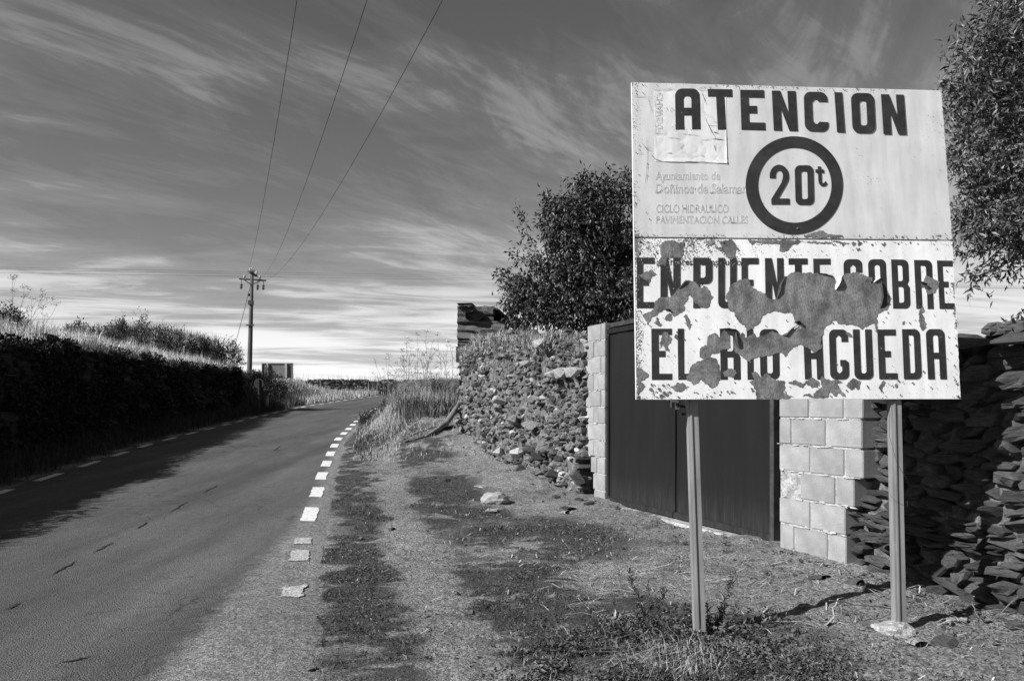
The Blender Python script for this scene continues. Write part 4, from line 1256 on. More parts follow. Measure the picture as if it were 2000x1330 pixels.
r3 = lambda L: [(1220 + x / 3.8, 450 + y / 3.8) for x, y in L]
r4 = lambda L: [(1550 + x / 3.8, 450 + y / 3.8) for x, y in L]
patches = [
    r3([(380, 470), (400, 430), (450, 372), (520, 385), (560, 425), (625, 440), (640, 480), (655, 490), (620, 560), (600, 580), (560, 570), (530, 545), (500, 520), (480, 465), (460, 520), (440, 540), (450, 590), (400, 610), (370, 640), (330, 600), (290, 590), (250, 600), (200, 650), (170, 690), (130, 630), (210, 590), (220, 530), (270, 500), (350, 490)]),
    r3([(760, 510), (745, 490), (775, 450), (790, 400), (840, 380), (910, 355), (935, 420), (1000, 450), (1040, 470), (1060, 505), (1115, 520), (1135, 480), (1145, 400), (1190, 340), (1240, 320), (1254, 316)])
    + r4([(200, 320), (280, 335), (310, 380), (303, 435), (330, 370), (370, 330), (470, 310), (540, 345), (580, 355), (575, 400), (640, 360), (655, 400), (660, 500), (640, 580), (665, 595), (620, 620), (610, 680), (560, 690), (500, 735), (460, 700), (420, 690), (380, 700), (300, 670), (240, 700), (215, 745), (200, 800), (205, 870), (150, 915), (110, 880), (60, 850), (0, 860)])
    + r3([(1240, 865), (1210, 905), (1195, 940), (1150, 905), (1090, 930), (1000, 930), (920, 970), (870, 940), (820, 900), (810, 840), (830, 790), (870, 755), (905, 800), (950, 765), (980, 800), (1060, 770), (1100, 750), (1170, 782), (1230, 738)])
    + r4([(60, 722), (10, 680), (0, 650)]) + r3([(1254, 660), (1245, 612), (1170, 610), (1100, 590), (1020, 630), (1000, 680), (940, 720), (905, 752), (880, 700), (840, 680), (820, 620), (775, 590)]),
    r3([(300, 640), (330, 610), (350, 640), (345, 670), (300, 670)]), r3([(220, 680), (240, 660), (270, 690), (260, 705)]), r3([(440, 640), (460, 625), (480, 680), (500, 700), (470, 730), (455, 690)]),
    r3([(280, 760), (310, 750), (345, 800), (335, 830), (320, 850), (335, 905), (310, 890), (280, 840), (250, 880), (270, 800)]), r3([(375, 770), (390, 765), (395, 810), (370, 800)]),
    r3([(550, 880), (600, 850), (610, 790), (670, 755), (700, 790), (740, 740), (775, 790), (780, 870), (710, 900), (650, 910), (620, 960), (560, 940)]),
    r3([(450, 1100), (480, 1050), (500, 1000), (570, 970), (600, 950), (670, 950), (705, 1000), (715, 1090), (690, 1140), (640, 1180), (620, 1150), (560, 1100), (540, 1130), (510, 1145)]),
    r3([(345, 1165), (390, 1130), (430, 1130), (460, 1160), (430, 1200), (370, 1185)]), r3([(725, 1050), (790, 1015), (835, 1060), (800, 1090), (740, 1085)]),
    r3([(930, 1130), (960, 1110), (940, 1070), (965, 1050), (1010, 1090), (1060, 1055), (1080, 1100), (1180, 1120), (1190, 1170), (1170, 1200), (1250, 1235), (1200, 1250), (970, 1250), (965, 1160)]),
    r3([(1210, 1130), (1260, 1110), (1292, 1120), (1340, 1140), (1320, 1170)]), r3([(92, 1020), (130, 1030), (170, 1075), (160, 1095), (110, 1110), (150, 1160), (120, 1190), (94, 1220)]),
    r3([(110, 330), (160, 300), (200, 310), (230, 320), (200, 345), (185, 390), (140, 370)]), r3([(250, 110), (300, 80), (360, 75), (400, 100), (440, 80), (440, 130), (415, 200), (395, 210), (330, 200), (300, 260), (230, 260), (270, 190), (260, 150)]),
    r3([(660, 130), (720, 120), (700, 80), (800, 70), (820, 110), (815, 150), (820, 200), (760, 200), (730, 150)]), r3([(600, 80), (660, 75), (660, 95), (620, 110)]),
    r3([(910, 70), (1290, 74), (1292, 95), (1230, 110), (1210, 155), (1150, 150), (1150, 100), (1050, 100), (970, 80), (940, 105)]),
    r4([(35, 82), (420, 88), (370, 100), (290, 92), (180, 100), (90, 92)]), r4([(430, 92), (460, 88), (460, 110), (440, 115)]), r4([(460, 135), (490, 130), (500, 150), (480, 155)]), r4([(650, 95), (680, 100), (670, 125)]),
    r4([(960, 380), (985, 340), (1020, 350), (1045, 370), (1075, 380), (1070, 430), (1040, 460), (1010, 470), (990, 470), (975, 430), (940, 420), (940, 395)]),
    r4([(940, 580), (960, 570), (965, 600), (950, 620), (970, 660), (975, 720), (955, 745), (940, 720), (930, 650), (930, 610)]), r4([(700, 470), (720, 500), (715, 550), (700, 560)]),
    r4([(600, 660), (620, 650), (618, 700), (610, 740), (625, 760), (605, 760)]), r4([(75, 1130), (130, 1095), (185, 1120), (170, 1160), (100, 1150)]),
    r4([(190, 1110), (210, 1080), (230, 1105), (350, 1115), (320, 1130), (345, 1190), (375, 1215), (370, 1235), (330, 1200), (310, 1230), (270, 1190), (250, 1245), (150, 1245), (150, 1205), (200, 1160), (200, 1120)]),
    r4([(65, 1230), (100, 1215), (145, 1220), (140, 1235)]), r4([(385, 1145), (440, 1100), (490, 1120), (490, 1165), (475, 1180), (455, 1160), (435, 1180), (400, 1160)]), r4([(535, 1135), (550, 1150), (565, 1180), (545, 1165)]),
    r4([(640, 1130), (670, 1110), (660, 1150), (640, 1195), (630, 1170), (640, 1150)]), r4([(750, 1140), (765, 1130), (770, 1155), (755, 1160)]), r4([(385, 755), (420, 765), (430, 790), (390, 775)]),
    r4([(1165, 400), (1183, 380), (1188, 480), (1178, 430)]), r4([(1183, 560), (1196, 560), (1197, 600), (1186, 590)]), r4([(795, 680), (815, 675), (812, 695), (800, 695)])]
def torn(pts, step=.0035):
    """resample an outline and push it about with a noise field so it tears like old paint"""
    out = []
    for a, b in zip(pts, pts[1:] + pts[:1]):
        n = max(1, int((b - a).length / step))
        for k in range(n): out.append(a.lerp(b, k / n))
    X = np.array([p.x for p in out]); Y = np.array([p.y for p in out])
    dx = .016 * (fbm(X * 30 + 3, Y * 30, 3) - .5) + .012 * (fbm(X * 120, Y * 120 + 7, 2) - .5)
    dy = .016 * (fbm(X * 30 + 60, Y * 30 + 9, 3) - .5) + .012 * (fbm(X * 120 + 40, Y * 120, 2) - .5)
    return [Vector((x, y)) for x, y in zip(X + dx, Y + dy)]
for i, pl in enumerate(patches):
    q = torn([spx(*p) for p in pl])
    curve_mesh('bare_patch', [q], M['bare_metal'], lo_p, .0030 if i != 1 else .0034)
q = torn([spx(*p) for p in r4([(75, 42), (180, 4), (240, 15), (300, 38), (360, 42), (372, 56), (240, 52), (90, 50)])])
curve_mesh('bare_patch', [q], M['bare_metal'], up_p, .0036)

# little chips, too many to count
def chips(parent, regions, lift, seed):
    r = random.Random(seed); V = []; Fc = []
    for (x0, x1, y0, y1, n, s0, s1) in regions:
        for _ in range(n):
            cx, cy = r.uniform(x0, x1), r.uniform(y0, y1); s = s0 + (s1 - s0) * r.random() ** 2.5
            k = r.randint(5, 8); b = len(V); a0 = r.random() * 6
            ecc = r.uniform(.5, 1); an = r.random() * 3
            for j in range(k):
                a = a0 + 2 * math.pi * j / k; rad = s * r.uniform(.5, 1.2)
                dx, dy = math.cos(a) * rad, math.sin(a) * rad * ecc
                p = spx(cx + dx * math.cos(an) - dy * math.sin(an), cy + dx * math.sin(an) + dy * math.cos(an))
                V.append((p.x, p.y, 0))
            Fc.append(tuple(range(b, b + k))[::-1])
    me = bpy.data.meshes.new('chips'); me.from_pydata(V, [], Fc); me.update()
    o = link('chips', me, M['bare_metal'], parent); board_space(o, lift); o['kind'] = 'stuff'
chips(lo_p, [(1248, 1856, 472, 480, 90, 1, 4), (1260, 1345, 475, 530, 130, .6, 3.0), (1380, 1445, 475, 520, 90, .6, 3), (1246, 1330, 500, 780, 110, .6, 2.6), (1246, 1254, 480, 775, 40, 1, 3.5), (1260, 1860, 480, 500, 50, .5, 2),
             (1250, 1870, 615, 640, 60, .6, 3), (1250, 1870, 745, 776, 110, .6, 3.2), (1270, 1310, 750, 776, 60, 1, 4), (1700, 1868, 600, 760, 40, .6, 3), (1862, 1872, 600, 776, 26, 1, 4), (1330, 1700, 600, 760, 90, .5, 2.2), (1845, 1862, 490, 610, 16, 1, 3)], .0042, 5)
chips(up_p, [(1236, 1243, 170, 455, 45, .6, 2.4), (1240, 1270, 170, 455, 26, .5, 1.8), (1240, 1560, 456, 463, 50, .8, 2.5), (1560, 1850, 460, 468, 60, .8, 3), (1555, 1770, 172, 178, 40, .6, 2.4), (1240, 1560, 166, 172, 30, .5, 2),
             (1770, 1842, 230, 360, 22, .4, 1.3), (1280, 1460, 330, 445, 40, .4, 1.2), (1820, 1858, 455, 467, 14, .6, 2), (1300, 1480, 180, 260, 16, .5, 1.4)], .0040, 6)

# old pasted sheet showing through, with creases
sq = [spx(1278.5, 320 - 4), spx(1419.5, 320), spx(1418, 178), spx(1276.5, 178)]
Ns = 44; V = []; Fc = []
for k in range(Ns + 1):
    for i in range(Ns + 1):
        s, t = i / Ns, k / Ns
        p = (sq[0] * (1 - s) + sq[1] * s) * (1 - t) + (sq[3] * (1 - s) + sq[2] * s) * t
        z = .0012 + .0014 * float(fbm(np.array([s * 7]), np.array([t * 7]), 3)[0]) - .001 * (abs(float(fbm(np.array([s * 5 + 4]), np.array([t * 5]), 2)[0]) - .5) < .03)
        if t < .03: z += .0035 * math.sin(s * 5) ** 2
        if s > .98: z += .003
        if s < .02 or t > .98: z = .0006
        V.append((p.x, p.y, min(z, .0028) if t > .35 else z))
ii = np.arange((Ns + 1) ** 2).reshape(Ns + 1, Ns + 1)
Fc = np.stack([ii[:-1, :-1], ii[:-1, 1:], ii[1:, 1:], ii[1:, :-1]], -1).reshape(-1, 4)
me = fast_mesh('pasted_sheet', np.array(V), Fc, smooth=True); an_ = me.attributes.new('wear', 'FLOAT', 'POINT')
o = link('pasted_sheet', me, M['old_sheet'], up_p); board_space(o, .0)
M['crease'] = material('crease_dark', 0.08, 0.2, 30, .9, 0)  # thin dark strips drawn along the creases
M['ghost'] = material('ghost_print', 0.46, 0.56, 60, .8, 0)
M['ghost_dark'] = material('ghost_print_dark', 0.05, 0.12, 60, .8, 0)
def stroke(pts, w, mat, parent, lift, name='crease', seed=0):
    r = random.Random(seed); pp = [spx(*p) for p in pts]; fine_ = []
    for a, b in zip(pp[:-1], pp[1:]):
        for k in range(4): fine_.append(a.lerp(b, k / 4) + Vector((r.uniform(-.0008, .0008), r.uniform(-.0008, .0008))))
    fine_.append(pp[-1])
    L = []; Rr = []
    for i, p in enumerate(fine_):
        t = fine_[min(i + 1, len(fine_) - 1)] - fine_[max(i - 1, 0)]
        n = Vector((-t.y, t.x)).normalized() * w * r.uniform(.3, 1.3) * math.sin(math.pi * (i + .6) / (len(fine_) + .2))
        L.append(p + n); Rr.append(p - n)
    return [L, Rr]
def strokes(lst, mat, parent, lift, name='creases', w=.0012):
    V = []; Fc = []
    for s_, pts in enumerate(lst):
        ww = w
        if isinstance(pts[-1], float): ww = pts[-1]; pts = pts[:-1]
        L, Rr = stroke(pts, ww, mat, parent, lift, seed=s_ + 3)
        b = len(V); n = len(L)
        V += [(p.x, p.y, 0) for p in L] + [(p.x, p.y, 0) for p in Rr]
        for i in range(n - 1): Fc.append((b + i, b + n + i, b + n + i + 1, b + i + 1))
    me = bpy.data.meshes.new(name); me.from_pydata(V, [], Fc); me.update()
    bm = bmesh.new(); bm.from_mesh(me)
    for f in bm.faces:
        f.normal_update()
        if f.normal.z < 0: f.normal_flip()
    bm.to_mesh(me); bm.free()
    o = link(name, me, mat, parent); board_space(o, lift); o['kind'] = 'stuff'
zz = lambda L: [(1270 + x / 8.3125, 170 + y / 8.3125) for x, y in L]
strokes([zz([(510, 765), (650, 780), (810, 805)]), zz([(285, 830), (400, 835), (485, 850)]), zz([(880, 490), (930, 600), (1000, 740), (1060, 840), (1080, 870)]) + [.002], zz([(990, 845), (1100, 855), (1215, 865)]) + [.0022],
         zz([(955, 630), (1085, 642)]) + [.002], zz([(1020, 575), (1085, 585)]), zz([(490, 1005), (540, 950)]) + [.0025], zz([(270, 1080), (350, 1078)]) + [.002], zz([(1025, 740), (1110, 760)]) + [.0035],
         zz([(1030, 930), (1060, 1060)]) + [.0016], zz([(1060, 915), (1065, 1050)]) + [.0012], zz([(830, 90), (870, 190), (915, 300)]) + [.0018], zz([(800, 70), (930, 70)]), zz([(60, 65), (180, 60), (400, 60)]) + [.0016], zz([(280, 55), (340, 20)]) + [.0016],
         zz([(760, 45), (880, 0)]), zz([(68, 80), (72, 300), (80, 440), (70, 560), (78, 700), (85, 850), (80, 1140)]) + [.0013], zz([(0, 1090), (80, 1180), (200, 1215)]) + [.0022], zz([(80, 328), (190, 330)]), zz([(120, 410), (200, 408)]),
         zz([(820, 868), (890, 872), (960, 855)]), zz([(200, 1222), (500, 1222), (800, 1226), (1130, 1240)]) + [.0022], zz([(1232, 700), (1240, 950), (1250, 1240)]) + [.0018], zz([(820, 1120), (880, 1135)]), zz([(1065, 1190), (1140, 1230)]),
         zz([(210, 350), (260, 345), (283, 380), (240, 405)]), zz([(320, 400), (345, 340), (380, 380), (330, 410), (320, 380)]), [(1236, 189), (1256, 190), (1274, 191)], [(1264, 188), (1269, 205), (1274, 222)], [(1252, 178), (1257, 185), (1262, 176)],
         [(1263, 270), (1264, 320), (1262, 345), (1258, 370)] + [.0016], [(1250, 275), (1262, 292), (1274, 296)], [(1260, 290), (1272, 288)], [(1245, 301), (1258, 300)]], M['crease'], up_p, .0046, 'creases')

# ghost lettering left by an earlier notice
def text_outline(txt, x0, y0, x1, y1, mat, parent, lift, rot=0, filled=False, bevel=.0007):
    """text whose cap height spans y0..y1 and whose width spans x0..x1 in photo positions"""
    cu = bpy.data.curves.new('ghost_text', 'FONT'); cu.body = txt
    if filled: cu.fill_mode = 'FRONT'
    else: cu.fill_mode = 'NONE'; cu.bevel_depth = .018; cu.bevel_resolution = 0
    tmp = bpy.data.objects.new('tmp', cu); col.objects.link(tmp)
    me = bpy.data.meshes.new_from_object(tmp.evaluated_get(bpy.context.evaluated_depsgraph_get()))
    bpy.data.objects.remove(tmp); bpy.data.curves.remove(cu)
    co = np.zeros(len(me.vertices) * 3); me.vertices.foreach_get('co', co); co = co.reshape(-1, 3)
    mnx, mxx_ = co[:, 0].min(), co[:, 0].max()
    cap = .70
    out = np.zeros_like(co)
    for i, (x, y, z) in enumerate(co):
        fx = (x - mnx) / (mxx_ - mnx); fy = y / cap
        if rot: p = spx(x0 + (x1 - x0) * (1 - fy) , y0 + (y1 - y0) * fx)
        else: p = spx(x0 + (x1 - x0) * fx, y1 + (y0 - y1) * fy)
        out[i] = (p.x, p.y, max(min(z, .001), -.001) * .4)
    me.vertices.foreach_set('co', out.ravel()); me.update()
    me.materials.clear(); me.materials.append(mat)
    o = bpy.data.objects.new('ghost_text', me); col.objects.link(o); o.parent = parent; board_space(o, lift)
text_outline('Ayuntamiento de', 1280, 335.5, 1406, 351.5, M['ghost'], up_p, .0014)
text_outline('Doñinos de Salaman', 1280, 359.5, 1459, 377.5, M['ghost'], up_p, .0014)
text_outline('CICLO HIDRAULICO', 1281, 400, 1422, 415, M['ghost'], up_p, .0014)
text_outline('PAVIMENTACION CALLES', 1281, 422, 1460, 436, M['ghost'], up_p, .0014)
text_outline('CHAVEXM', 1281, 182, 1293, 262, M['ghost'], up_p, .0036, rot=1)
text_outline('Empresa Constructora', 1301, 505, 1462, 518, M['black_paint'], lo_p, .0012, filled=True)
zg = lambda L: [(1270 + x / 9.524, 320 + y / 9.524) for x, y in L]
strokes([zg([(105, 535), (140, 545), (190, 510), (205, 480)]) + [.0011], zg([(270, 298), (325, 295)]), zg([(1100, 530), (1135, 552), (1178, 540)]) + [.002], zg([(832, 500), (838, 455)]) + [.0018], zg([(1600, 560), (1640, 480)]), zg([(1605, 562), (1670, 558)]) + [.0012],
         zg([(1310, 460), (1325, 550)]), zg([(600, 835), (640, 825), (680, 840)]) + [.0018], zg([(850, 870), (860, 810)]) + [.002], zg([(1095, 830), (1140, 800)]) + [.002], zg([(1140, 880), (1215, 890)]), zg([(1470, 1098), (1600, 1105)]) + [.0014], zg([(120, 1050), (150, 1025), (185, 1055)]) + [.0018],
         zg([(415, 1030), (440, 1035)]) + [.0018], zg([(380, 400), (355, 410)]) + [.0014], zg([(455, 260), (480, 290)]) + [.0012], zg([(1230, 240), (1285, 245)])], M['ghost_dark'], up_p, .0018, 'ghost_traces', .0011)

# curls of paint lifting off around the big bare patches
def curl(pts, hgt, mat, seed=0):
    """strip of paint hinged along pts (photo positions) and rolled outwards"""
    pp = [spx(*p) for p in pts]; c = sum((p for p in pp), Vector((0, 0))) / len(pp)
    t = (pp[-1] - pp[0]).normalized(); n = Vector((-t.y, t.x)) * (1 if hgt > 0 else -1); h = abs(hgt)
    V = []; Fc = []; K = 5; r = random.Random(seed)
    for i, p in enumerate(pp):
        env = math.sin(math.pi * (i + .4) / (len(pp) - .2)) * r.uniform(.75, 1.1)
        for k in range(K + 1):
            a = k / K * 2.2
            q = p + n * (h * env * math.sin(a) * .5)
            V.append((q.x, q.y, h * env * (1 - math.cos(a)) * .45))
    for i in range(len(pp) - 1):
        for k in range(K):
            a = i * (K + 1) + k; Fc.append((a, a + 1, a + K + 2, a + K + 1))
    me = bpy.data.meshes.new('paint_curl'); me.from_pydata(V, [], Fc); me.update()
    for p in me.polygons: p.use_smooth = True
    o = link('paint_curl', me, mat, lo_p); board_space(o, .0036)
curl(r4([(345, 340), (322, 372), (308, 405), (304, 440)]), .035, M['curl_white'], 1)
curl(r4([(650, 380), (662, 440), (668, 500), (655, 560), (640, 580)]), -.045, M['curl_dark'], 2)
curl(r4([(640, 350), (610, 362), (590, 385)]), .02, M['curl_white'], 3)
curl(r4([(180, 318), (240, 322), (300, 352)]), -.02, M['curl_dark'], 4)
curl(r3([(1190, 340), (1150, 395), (1140, 450), (1125, 505)]), .02, M['curl_dark'], 5)
curl(r3([(820, 760), (812, 800), (822, 850), (850, 880)]), .03, M['curl_dark'], 6)
curl(r3([(400, 432), (440, 385), (470, 375)]), -.016, M['curl_dark'], 7)
curl(r4([(935, 390), (965, 410), (985, 440)]), .026, M['curl_dark'], 8)
curl(r3([(700, 735), (770, 735), (835, 745)]), .014, M['curl_dark'], 9)
curl(r3([(300, 590), (330, 600), (350, 615)]), .02, M['curl_dark'], 10)
curl(r3([(1170, 780), (1200, 790), (1240, 738), (1290, 700)]), .016, M['curl_dark'], 11)
curl(r4([(0, 690), (30, 690), (62, 722)]), .03, M['curl_dark'], 12)
curl(r3([(550, 390), (575, 405), (560, 425)]), .016, M['curl_dark'], 13)

# rims and bolts
mb = MB()
def rim(a, b, w=.006):
    a = Vector((a.x, a.y, 0)); b = Vector((b.x, b.y, 0)); mb.tube([a, b], w, 6)
rim(BLc, TLc, .0045); rim(TLc, TRc, .004)
o = mb.build('rim', M['curl_white'], up_p); board_space(o, -.004)
for (px, py) in ((1558, 447), (1250, 472), (1246, 775), (1870, 774), (1842, 198)):
    p = spx(px, py)
    mb = MB(); mb.lathe((p.x, p.y, 0), [(0, .006), (.004, .0055), (.0065, .003), (.007, 0)], 10)
    o = mb.build('bolt', M['bare_metal'], up_p if py < 460 else lo_p, smooth=True); board_space(o, .0022)
# two battens behind, and the seam strip
mb = MB()
for yy_ in (.15, (seamL.y + seamR.y) / 2, H_ - .15): mb.box((W_ / 2, yy_, -.03), (W_ - .12, .04, .03))
o = mb.build('batten', M['galvanised'], notice); board_space(o, 0)
# posts
def post(top_px, bot_px, ztop_extra=1.7):
    a = at(top_px[0], top_px[1], 4.60); b = at(bot_px[0], bot_px[1], bot_px[2])
    d = (a - b).normalized()
    a2 = b + d * ((a - b).length + 0.9)
    # keep the upper part behind the board: follow the board plane
    root = notice
    V = []; Fc = []
    prof = [(-.036, .028), (-.036, -.024), (-.020, -.024), (-.020, -.030), (-.009, -.030), (-.009, -.022), (.034, -.022), (.034, .028)]
    pts_ = [b - Vector((0, 0, .2)), b, a, a + Vv * 1.0 * 1.0]
    pts_[2] = a - NN * .052 + NN * 0.0; pts_[3] = pts_[2] + Vv * 1.25
    for p in pts_:
        for (x, y) in prof: V.append((p.x + x * .86, p.y + y, p.z))
    n = len(prof)
    for i in range(len(pts_) - 1):
        for k in range(n):
            k2 = (k + 1) % n
            Fc.append((i * n + k, i * n + k2, (i + 1) * n + k2, (i + 1) * n + k))
    Fc.append(tuple(range(n))[::-1]); Fc.append(tuple(range(len(V) - n, len(V))))
    me = bpy.data.meshes.new('post'); me.from_pydata([tuple(NI @ Vector(v)) for v in V], [], Fc); me.update()
    bm = bmesh.new(); bm.from_mesh(me); bmesh.ops.recalc_face_normals(bm, faces=bm.faces); bm.to_mesh(me); bm.free()
    return link('post', me, M['galvanised'], notice)
post((1356, 785), (1367, 1252, 4.47)); post((1756, 785), (1757, 1236, 4.52))
# lumpy concrete foot of the right post
def lump(name, c, s, mat, parent, seed, sub=3, amp=.25):
    bm = bmesh.new(); bmesh.ops.create_icosphere(bm, subdivisions=sub, radius=1)
    from mathutils import noise as mn
    for v in bm.verts:
        k = 1 + amp * mn.noise(v.co * 1.7 + Vector((seed, 0, 0))) + amp * .5 * mn.noise(v.co * 4.5 + Vector((0, seed, 0)))
        v.co = Vector((v.co.x * s[0], v.co.y * s[1], v.co.z * s[2])) * k
    for f in bm.faces: f.smooth = False
    me = bpy.data.meshes.new(name); bm.to_mesh(me); bm.free()
    an = me.attributes.new('tone', 'FLOAT', 'POINT'); an.data.foreach_set('value', np.ones(len(me.vertices), dtype=np.float32))
    o = link(name, me, mat, parent)
    o.location = c if parent is None else (mat_of(parent).inverted() @ Vector(c))
    return o
c = at(1747, 1246, 4.5)
lump('concrete_foot', (c.x, c.y, gz(c.x, c.y) + .0), (.12, .11, .055), M['lime_mortar'], notice, 3)
# thin wire twisted round the right post
p0 = at(1735, 790, 4.5); mb = MB()
mb.tube([at(1738, 800, 4.52), at(1737, 850, 4.5), at(1752, 905, 4.47), at(1771, 935, 4.48)], .0012, 4); mb.tube([at(1738, 965, 4.52), at(1748, 978, 4.47), at(1772, 990, 4.49), at(1772, 978, 4.53)], .0012, 4)
mb.v = [tuple(NI @ Vector(v)) for v in mb.v]; mb.build('tie_wire', M['iron'], notice)

# ------------------------------------------------------------------ left retaining wall
wl_len = 27.0; pts_b = [(float(XB(y)), y) for y in np.arange(4, 31.01, .5)]
cum = [0.0]
for a, b in zip(pts_b[:-1], pts_b[1:]): cum.append(cum[-1] + math.hypot(b[0] - a[0], b[1] - a[1]))
def bpath(s):
    s = min(max(s, 0), cum[-1] - 1e-4)
    i = int(np.searchsorted(cum, s, 'right')) - 1
    i = min(i, len(pts_b) - 2)
    t = (s - cum[i]) / (cum[i + 1] - cum[i]); a, b = pts_b[i], pts_b[i + 1]
    d = Vector((b[0] - a[0], b[1] - a[1])).normalized()
    return (a[0] + (b[0] - a[0]) * t, a[1] + (b[1] - a[1]) * t, (d.x, d.y), (d.y, -d.x))
bankw = empty('retaining_wall', (pts_b[0][0], pts_b[0][1], .2), label='long black shaded dry stone retaining wall along the left of the road', cat='wall')
def zbB(s):
    x, y = bpath(s)[:2]; return float(base_z(x, y)) + .02
def ztB(s):
    y = bpath(s)[1]; return float(bank_top(y)) + .02 + .07 * math.sin(s * 1.9) * math.sin(s * .7 + 1)
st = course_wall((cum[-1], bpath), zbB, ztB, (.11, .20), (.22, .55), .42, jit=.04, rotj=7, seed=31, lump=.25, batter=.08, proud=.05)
place_stones(st, bankw, 'shade_stone', 300, seed=33, key=lambda s: (s[2][0] * s[2][2]) / s[0].y ** 2 * (6 if s[0].z > float(bank_top(s[0].y)) - .3 else 1) * (1 if s[0].y > 10 else .1))
V = []; Fc = []
for i, s in enumerate(np.linspace(0, cum[-1], 80)):
    x, y, d, n = bpath(s)
    for (o_, z) in ((-.06, zbB(s) - .2), (-.2, ztB(s) - .06), (-.8, ztB(s) - .04), (-.8, zbB(s) - .2)):
        V.append(tuple(mat_of(bankw).inverted() @ Vector((x + n[0] * o_, y + n[1] * o_, z))))
for i in range(79):
    for k in range(3): Fc.append((i * 4 + k, i * 4 + k + 1, i * 4 + k + 5, i * 4 + k + 4))
me = bpy.data.meshes.new('earth_core'); me.from_pydata(V, [], Fc); me.update(); link('earth_core', me, M['shade_earth'], bankw)

# far stone wall where the road bends
fw0 = (-22.0, 62.5); fd = (math.cos(R(4)), math.sin(R(4))); fn = (math.sin(R(4)), -math.cos(R(4)))
farw = empty('field_wall', (fw0[0], fw0[1], 2.3), label='distant low dry stone field wall beyond the bend in the road', cat='wall')
ztF = lambda s: 3.42 + .07 * math.sin(s * .9) + .05 * math.sin(s * 2.7)
st = course_wall((46, lambda s: (fw0[0] + fd[0] * s, fw0[1] + fd[1] * s, fd, fn)), lambda s: 2.2, ztF, (.14, .24), (.25, .5), .4, jit=.04, rotj=9, seed=41, lump=.3)
place_stones(st, farw, 'rubble', 0, seed=43)
wall_core('earth_core', fw0, 46, lambda s: 2.1, lambda s: ztF(s) - .06, .5, farw, M['mortar_earth'], off=-.1, d=fd, n=fn)

# ------------------------------------------------------------------ vegetation
def blades(n, xy, hgt, wid, lean=.35, tone=(.6, 1.3), z=None, bend=None, curlf=.5, seed=1, zoff=-.01):
    """xy (n,2) -> triangle blades, 3 triangles each"""
    r = np.random.default_rng(seed)
    n = len(xy)
    h = r.uniform(hgt[0], hgt[1], n) * (1 + .25 * r.standard_normal(n)).clip(.4, 1.7)
    w = r.uniform(wid[0], wid[1], n)
    a = r.uniform(0, 2 * np.pi, n); wx = np.cos(a) * w; wy = np.sin(a) * w
    la = r.uniform(0, 2 * np.pi, n) if bend is None else bend + .9 * r.standard_normal(n)
    ln = np.abs(lean * r.standard_normal(n)) * h
    lx, ly = np.cos(la) * ln, np.sin(la) * ln
    zz_ = (height(xy[:, 0], xy[:, 1]) if z is None else z) + zoff
    B = np.stack([xy[:, 0], xy[:, 1], zz_], -1)
    W = np.stack([wx, wy, np.zeros(n)], -1)
    Mid = B + np.stack([lx * .3, ly * .3, h * .55], -1)
    Tip = B + np.stack([lx, ly, h * np.clip(1 - curlf * (ln / h) ** 2, .25, 1)], -1)
    V = np.stack([B - W / 2, B + W / 2, Mid - W * .35, Mid + W * .35, Tip], 1).reshape(-1, 3)
    o = np.arange(n)[:, None] * 5
    Fc = np.concatenate([o + [0, 1, 3], o + [0, 3, 2], o + [2, 3, 4]])
    t = np.repeat(r.uniform(tone[0], tone[1], n), 5)
    return V, Fc, t
def combine(parts):
    Vs = []; Fs = []; Ts = []; b = 0
    for V, Fc, t in parts:
        Vs.append(V); Fs.append(Fc + b); Ts.append(t); b += len(V)
    return np.concatenate(Vs), np.concatenate(Fs), np.concatenate(Ts)
def stuff(name, parts, mat, label, cat=None):
    V, Fc, t = combine(parts)
    me = fast_mesh(name, V, Fc, tone=t); o = link(name, me, mat)
    return tag(o, label, kind='stuff')
rn = np.random.default_rng(21)
def scatter(n, x0, x1, y0, y1, dens=None, pw=1.0, seed=0):
    r = np.random.default_rng(seed + 100)
    x = r.uniform(x0, x1, n); y = y0 + (y1 - y0) * r.random(n) ** pw
    xy = np.stack([x, y], -1)
    if dens is not None: xy = xy[r.random(n) < dens(x, y)]
    return xy
def open_ground(x, y):
    wo = -((x - WP.x) * WN.x + (y - WP.y) * WN.y)
    return (x > XR(y) + .18) & (wo < -.06)

# low green growth on the verge
xy = scatter(480000, -5, 4.2, 3.2, 19, lambda x, y: np.where(open_ground(x, y), sstep(.05, 1.0, veg_mask(x, y)) * (.12 + .88 * sstep(.40, .62, fbm(x * 9, y * 15, 4))) * np.clip(7.0 / y, .25, 1) ** 1.2, 0), 1.4, 1)
stuff('short_grass', [blades(0, xy, (.015, .05), (.003, .007), .8, (.35, 1.5), seed=2)], M['green_blade'], 'short dark tufted grass in patches on the verge')
# dry stubble and straw
def dry_d(x, y):
    return np.where(open_ground(x, y), .06 + .9 * sstep(.50, .66, fbm(x * 2.7 + 50, y * 3.7, 4)) * sstep(-.6, 1.2, x), 0) * np.clip(6 / y, .2, 1)
xy = scatter(60000, -3.2, 4.2, 3.2, 13, dry_d, 1.3, 3)
stuff('dry_stubble', [blades(0, xy, (.015, .05), (.002, .0045), 1.8, (.2, .85), seed=4)], M['dry_blade'], 'short dry stubble scattered over the earth verge')
